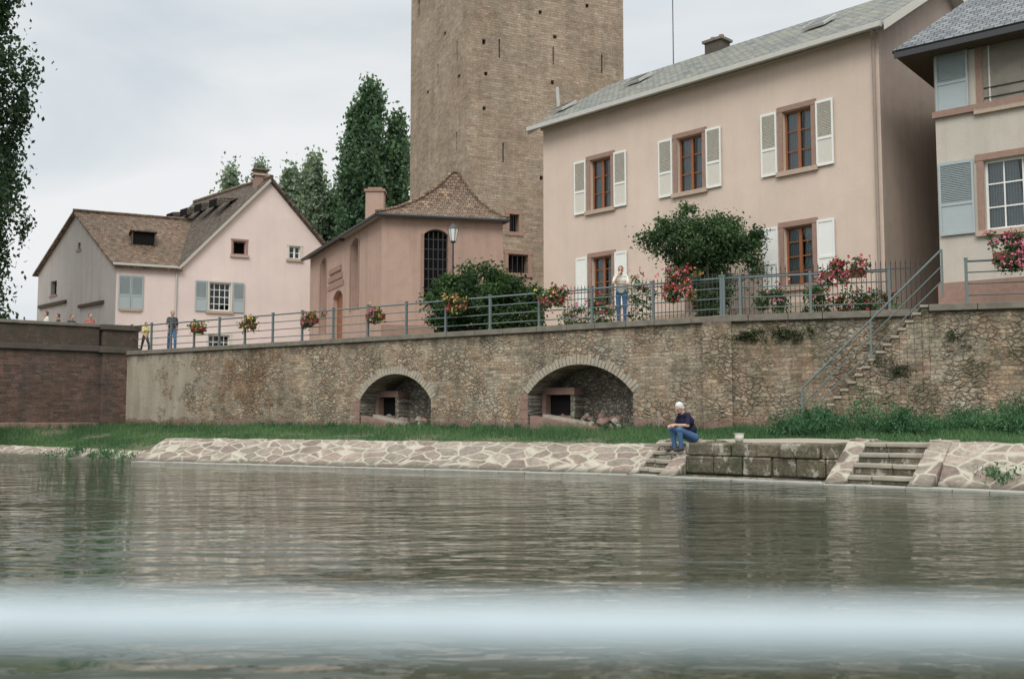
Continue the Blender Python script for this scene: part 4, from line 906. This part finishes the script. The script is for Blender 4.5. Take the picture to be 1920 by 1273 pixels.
# ---------------------------------------------------------------- people
SKIN=flat('skin',(.52,.31,.23)); JEANS=simple('denim',(.07,.14,.25),.9,.1,.35,18,.2); NAVY=simple('navy_cotton',(.025,.025,.05),.9,.1,.3,20,.2); SHIRT=simple('pale_shirt',(.62,.62,.54),.9,.1,.1,20,.2)
GREYH=flat('grey_hair',(.62,.62,.62)); BROWNH=flat('brown_hair',(.10,.06,.04)); SHOE=flat('shoe_leather',(.05,.04,.035)); SHOEW=flat('shoe_white',(.7,.7,.68)); YEL=flat('yellow_shirt',(.6,.5,.2)); RED=flat('red_shirt',(.36,.13,.11)); BLK=flat('dark_jacket',(.05,.055,.06)); EYE=flat('eye',(.02,.015,.01)); LIP=flat('lips',(.42,.17,.14))
class Body:
    def __init__(s): s.p=[]; s.mb=MB()
    def cap(s,a,b,r0,r1,l,n=12):
        a=np.array(a,float);b=np.array(b,float); s.p.append(('c',a,b,r0,r1,l))
        d=b-a; L=np.linalg.norm(d); d=d/L if L>1e-6 else np.array([0,0,1.]); D=Vector(d); A=D.orthogonal().normalized(); Bv=D.cross(A)
        i=len(s.mb.v); rings=[]
        for c,r,angs in((a,r0,(-75,-45,-15)),(b,r1,(15,45,75))):
            for g in angs: g=math.radians(g); rings.append((Vector(c)+D*math.sin(g)*r,math.cos(g)*r))
        for c,r in rings:
            for j in range(n): t=6.28318*j/n; s.mb.v.append(tuple(c+A*math.cos(t)*r+Bv*math.sin(t)*r))
        for k in range(5):
            for j in range(n): s.mb.f.append((i+k*n+j,i+k*n+(j+1)%n,i+(k+1)*n+(j+1)%n,i+(k+1)*n+j))
        s.mb.f.append(tuple(i+j for j in reversed(range(n)))); s.mb.f.append(tuple(i+5*n+j for j in range(n)))
    def ell(s,c,R,r,l,n=14,m=9):
        c=np.array(c,float); R=np.array(R,float); r=np.array(r,float); s.p.append(('e',c,R,r,l)); i=len(s.mb.v)
        for k in range(1,m):
            ph=math.pi*k/m
            for j in range(n):
                t=6.28318*j/n; s.mb.v.append(tuple(c+R@(np.array([math.sin(ph)*math.cos(t),math.sin(ph)*math.sin(t),math.cos(ph)])*r)))
        for k in range(m-2):
            for j in range(n): s.mb.f.append((i+k*n+j,i+(k+1)*n+j,i+(k+1)*n+(j+1)%n,i+k*n+(j+1)%n))
        s.mb.f.append(tuple(i+j for j in range(n))); s.mb.f.append(tuple(i+(m-2)*n+j for j in reversed(range(n))))
    def head(s,c,pt=0.,yaw=0.,k=1.):
        R=np.array((Matrix.Rotation(yaw,3,'Z')@Matrix.Rotation(pt,3,'X'))); c=np.array(c,float); g=lambda x,y,z:c+R@(np.array([x,y,z])*k)
        s.ell(g(0,0,.02),R,(.073*k,.092*k,.095*k),'skin'); s.ell(g(0,-.02,-.045),R,(.055*k,.066*k,.065*k),'skin')
        s.cap(g(0,-.088,.012),g(0,-.108,-.022),.009*k,.014*k,'skin',8); s.cap(g(-.022,-.078,-.058),g(.022,-.078,-.058),.008*k,.008*k,'lip',8)
        for q in(-1,1):
            s.ell(g(q*.075,.005,-.005),R,(.012*k,.022*k,.032*k),'skin',8,6); s.ell(g(q*.03,-.084,.012),R,(.012*k,.008*k,.008*k),'eye',8,6)
            s.cap(g(q*.015,-.09,.032),g(q*.045,-.082,.034),.006*k,.005*k,'hair',6)
        s.ell(g(0,.022,.045),R,(.082*k,.092*k,.088*k),'hair'); s.ell(g(0,.045,-.01),R,(.074*k,.062*k,.07*k),'hair')
    def hand(s,w,d,nrm,thumb,k=1.,curl=.5):
        w=np.array(w,float); d=np.array(d,float); d/=np.linalg.norm(d); nrm=np.array(nrm,float); nrm-=d*(d@nrm); nrm/=np.linalg.norm(nrm); sd=np.cross(d,nrm)*thumb
        for o in(-.028,-.01,.01,.028): s.cap(w+sd*o*.6*k,w+d*.085*k+sd*o*k,.015*k,.013*k,'skin',8)
        for o,L in((.03,.07),(.011,.08),(-.009,.075),(-.028,.058)):
            p=w+d*.088*k+sd*o*k; dd=d
            for j,f in enumerate((.45,.32,.23)):
                a=curl*(.6+.5*j); dd=dd*math.cos(a)+nrm*math.sin(a); dd/=np.linalg.norm(dd); q=p+dd*L*f*k; s.cap(p,q,(.0095-.001*j)*k,(.009-.001*j)*k,'skin',6); p=q
        p=w+sd*.025*k+d*.025*k; q=p+(sd*.75+d*.6+nrm*.3)*.045*k; s.cap(p,q,.013*k,.011*k,'skin',7); s.cap(q,q+(d*.9+nrm*.4)*.03*k,.0105*k,.009*k,'skin',7)
    def build(s,name,M,mats,vox=.008,rt=None):
        s.mb.m=[0]*len(s.mb.f); s.mb.mats=[SKIN]; o=s.mb.obj(name+'_tmp')
        r=o.modifiers.new('r','REMESH'); r.mode='VOXEL'; r.voxel_size=vox; sm=o.modifiers.new('s','SMOOTH'); sm.factor=.5; sm.iterations=2
        dg=bpy.context.evaluated_depsgraph_get(); me=bpy.data.meshes.new_from_object(o.evaluated_get(dg)); bpy.data.objects.remove(o)
        n=len(me.polygons); C=np.empty(n*3); me.polygons.foreach_get('center',C); C=C.reshape(-1,3); best=np.full(n,1e9); lab=np.zeros(n,np.int32); names=list(mats.keys())
        for p in s.p:
            l=names.index(p[-1])
            if p[0]=='c':
                _,a,b,r0,r1,_l=p; ab=b-a; t=np.clip(((C-a)@ab)/max(ab@ab,1e-9),0,1); D=np.linalg.norm(C-a-t[:,None]*ab,axis=1)-(r0+(r1-r0)*t)
            else:
                _,c,R,r,_l=p; q=((C-c)@R)/r; D=(np.linalg.norm(q,axis=1)-1)*r.min()
            k=D<best; best[k]=D[k]; lab[k]=l
        me.materials.clear()
        for m in names: me.materials.append(mats[m])
        me.polygons.foreach_set('material_index',lab); me.polygons.foreach_set('use_smooth',[True]*n); me.update()
        o=bpy.data.objects.new(name,me); return fin(o,M,rt)
def mats(top,bot,hair,shoe): return {'skin':SKIN,'top':top,'bot':bot,'hair':hair,'shoe':shoe,'eye':EYE,'lip':LIP}
def torso(B,pel,wai,che,sh,nk,k=1.):
    P=lambda a,x:np.array(a)+np.array([x,0,0])
    B.cap(P(pel,-.07),P(pel,.07),.108*k,.108*k,'bot'); B.cap(P(wai,-.055),P(wai,.055),.112*k,.112*k,'top'); B.cap(pel+(np.array(wai)-pel)*.35,wai,.125*k,.125*k,'top')
    B.cap(P(che,-.085),P(che,.085),.118*k,.118*k,'top'); B.cap(wai,che,.13*k,.13*k,'top'); B.cap(P(sh,-.14),P(sh,.14),.066*k,.066*k,'top'); B.cap(che,sh,.11*k,.08*k,'top')
    B.cap(sh,nk,.058,.052,'skin')
def standing(name,M,mt,pose,k=1.,vox=.012):
    B=Body(); A=np.array
    pel=A([0,0,.94]);wai=A([0,-.01,1.10]);che=A([0,-.03,1.30]);sh=A([0,-.02,1.43]); nk=A([0,-.035,1.54])
    if pose=='lean': wai=A([0,-.03,1.10]);che=A([0,-.08,1.29]);sh=A([0,-.10,1.41]);nk=A([0,-.14,1.51])
    torso(B,pel,wai,che,sh,nk); hc=nk+A([0,-.025,.085]); B.head(hc,.15 if pose=='lean' else 0)
    st=.16 if pose=='walk' else .02
    for q in(-1,1):
        f=st*q; B.cap((q*.09,0,.92),(q*.10,-.03-f,.50),.092,.064,'bot'); B.cap((q*.10,-.03-f,.50),(q*.10,.02-f*1.2,.10),.062,.05,'bot')
        B.cap((q*.10,.03-f*1.2,.05),(q*.12,-.15-f*1.2,.035),.044,.036,'shoe')
        S=sh+A([q*.175,0,-.02])
        if pose=='lean':
            if q>0: E_=A([.23,-.26,1.16]);Wr=A([-.0,-.36,1.17]); hd=(-1,.0,.0); nr=(0,0,-1)
            else: E_=A([-.20,-.30,1.19]);Wr=A([-.06,-.30,1.42]); hd=(.35,.15,.8); nr=(.5,.8,-.1)
        elif pose=='walk': E_=S+A([q*.05,.08*q,-.28]);Wr=E_+A([0,-.10+.1*q,-.23]); hd=Wr-E_; nr=(-q,0,0)
        else: E_=S+A([q*.05,.03,-.28]);Wr=E_+A([-q*.02,-.1,-.23]); hd=Wr-E_; nr=(-q,0,0)
        B.cap(S,S+(E_-S)*.75,.056,.055,'top'); B.cap(S,E_,.046,.040,'skin'); B.cap(E_,Wr,.040,.026,'skin'); B.hand(Wr,hd,nr,q if pose!='lean' else -q,1.05,.35)
    return B.build(name,M@Matrix.Scale(k,4),mt,vox)
rx,_=frQr.hit(1155,560); q=frQr.w(rx,.36,TZ+.0)
standing('man_leaning_on_railing',Matrix.Translation((q.x,q.y,TZ-.018))@Matrix.Rotation(math.radians(-12),4,'Z'),mats(SHIRT,JEANS,BROWNH,SHOEW),'lean',1.03,.008)
def ped(nm,px_,d,mt,pose,k,yaw,z=TZ-.018): standing(nm,Matrix.Translation((kx(px_,d),d,z))@Matrix.Rotation(math.radians(yaw),4,'Z'),mt,pose,k,.014)
ped('pedestrian',318,43.2,mats(BLK,JEANS,BROWNH,SHOE),'walk',1.03,30); ped('child',268,44.4,mats(YEL,BLK,BROWNH,SHOE),'walk',.82,60)
for p,d,t,k,y in [(82,42.6,SHIRT,.99,-60),(104,42.9,BLK,.95,-70),(127,43.3,BLK,.94,60),(162,43.6,RED,.99,50)]: ped('pedestrian',p,d,mats(t,JEANS,BROWNH,SHOE),'stand',k,y)
B=Body(); A=np.array; pel=A([0,0,.11]);wai=A([0,-.04,.27]);che=A([0,-.13,.45]);sh=A([0,-.19,.57]);nk=A([0,-.245,.655])
torso(B,pel,wai,che,sh,nk); B.head(nk+A([0,-.055,.065]),.55)
for q in(-1,1):
    B.cap((q*.09,0,.11),(q*.15,-.40,.27),.096,.068,'bot'); B.cap((q*.15,-.40,.27),(q*.13,-.34,-.10),.064,.048,'bot'); B.cap((q*.13,-.33,-.135),(q*.15,-.51,-.152),.042,.036,'shoe')
    S=sh+A([q*.175,.0,-.02]); E_=A([q*.235,-.25,.36]); Wr=A([q*.06,-.44,.37]); B.cap(S,S+(E_-S)*.8,.060,.056,'top'); B.cap(S,E_,.048,.042,'skin'); B.cap(E_,Wr,.041,.027,'skin')
    B.hand(Wr,(-q*.45,-.8,-.1),(0,-.1,-1) if q<0 else (-q*.3,0,.2-1),q,1.05,.5)
q=frB.w(sA1+.22,.94,0)
B.build('man_sitting',Matrix.Translation((q.x,q.y,.765))@Matrix.Rotation(math.radians(-68),4,'Z')@Matrix.Scale(1.12,4),mats(NAVY,JEANS,GREYH,SHOE),.008)
q=frB.w(sA1+1.15,1.5,0); bz=.775; mb=MB(); mb.tube((q.x,q.y,bz),(q.x,q.y,bz+.2),.085,.115,WHITEB,20); mb.tube((q.x,q.y,bz+.19),(q.x,q.y,bz+.21),.12,.12,WHITEB,20)
for i in range(10):
    a=math.pi*i/10;b=math.pi*(i+1)/10; mb.tube((q.x+.12*math.cos(a),q.y-.04,bz+.2-.1*math.sin(a)),(q.x+.12*math.cos(b),q.y-.04,bz+.2-.1*math.sin(b)),.005,.005,IRON,5)
mb.obj('bucket',None,None,True)
# ---------------------------------------------------------------- boat with guard rail (foreground)
rt=root('boat',(0,-1,.4)); mb=MB(); BW=flat('boat_white',(.43,.49,.51),.55); YB=.46
zr=CH+(ray(960,1170).z/ray(960,1170).y)*YB
mb.tube((-2.5,YB,zr+.020),(2.5,YB,zr-.022),.0115,.0115,BW,24)
for x in(-2.4,-.9,.9,2.4): mb.tube((x,YB,.55),(x,YB,zr-.008*x),.010,.010,BW,12)
mb.obj('guard_rail',None,rt,True)
mb=MB(); mb.box(-5,5,-2.2,YB+.12,-.3,.55,BW); mb.box(-5.05,5.05,-2.25,YB+.16,.50,.60,GREYSH); mb.obj('hull',None,rt,bevel=.04)
# ---------------------------------------------------------------- light
w=bpy.data.worlds.new('World'); sc.world=w; w.use_nodes=True; nt=w.node_tree; nt.nodes.clear()
N=lambda t:nt.nodes.new(t); L=nt.links.new
sky=N('ShaderNodeTexSky'); sky.sky_type='NISHITA'; sky.sun_disc=False; el=math.radians(42); az=math.radians(192)
sky.sun_elevation=el; sky.sun_rotation=az
b1=N('ShaderNodeBackground'); b1.inputs[1].default_value=.1; L(sky.outputs[0],b1.inputs[0])
tc=N('ShaderNodeTexCoord'); mp_=N('ShaderNodeMapping'); mp_.inputs['Scale'].default_value=(1.2,1.2,3.5); L(tc.outputs['Generated'],mp_.inputs[0])
no=N('ShaderNodeTexNoise'); no.inputs['Scale'].default_value=1.6; no.inputs['Detail'].default_value=5; no.inputs['Roughness'].default_value=.5; no.inputs['Distortion'].default_value=.4; L(mp_.outputs[0],no.inputs[0])
cr=N('ShaderNodeValToRGB'); cr.color_ramp.elements[0].position=.35; cr.color_ramp.elements[0].color=(.64,.71,.75,1); cr.color_ramp.elements[1].position=.60; cr.color_ramp.elements[1].color=(.90,.905,.91,1); L(no.outputs[0],cr.inputs[0])
sx=N('ShaderNodeSeparateXYZ'); L(tc.outputs['Generated'],sx.inputs[0])
mr=N('ShaderNodeMapRange'); mr.inputs['From Min'].default_value=.38; mr.inputs['From Max'].default_value=1; mr.inputs['To Min'].default_value=1.0; mr.inputs['To Max'].default_value=2.9; L(sx.outputs[2],mr.inputs[0])
b2=N('ShaderNodeBackground'); L(cr.outputs[0],b2.inputs[0]); L(mr.outputs[0],b2.inputs[1])
mx=N('ShaderNodeMixShader'); mx.inputs[0].default_value=.92; L(b1.outputs[0],mx.inputs[1]); L(b2.outputs[0],mx.inputs[2])
out=N('ShaderNodeOutputWorld'); L(mx.outputs[0],out.inputs[0])
sun=bpy.data.lights.new('sun','SUN'); sun.energy=1.5; sun.angle=math.radians(30); sun.color=(1,.97,.92); so=bpy.data.objects.new('sun',sun); sc.collection.objects.link(so)
dv=Vector((-.2*math.cos(el),-.98*math.cos(el),math.sin(el))); so.rotation_euler=dv.to_track_quat('Z','Y').to_euler()
# ---------------------------------------------------------------- camera
cam=bpy.data.cameras.new('camera'); cam.lens=35.0; cam.sensor_width=36; cam.clip_start=.05; cam.clip_end=3000
cam.dof.use_dof=True; cam.dof.focus_distance=28; cam.dof.aperture_fstop=1.7
co=bpy.data.objects.new('camera',cam); sc.collection.objects.link(co); co.location=(0,0,CH); co.rotation_euler=(math.pi/2+pitch,0,0); sc.camera=co
sc.view_settings.view_transform='Standard'; sc.view_settings.look='None'; sc.view_settings.exposure=0
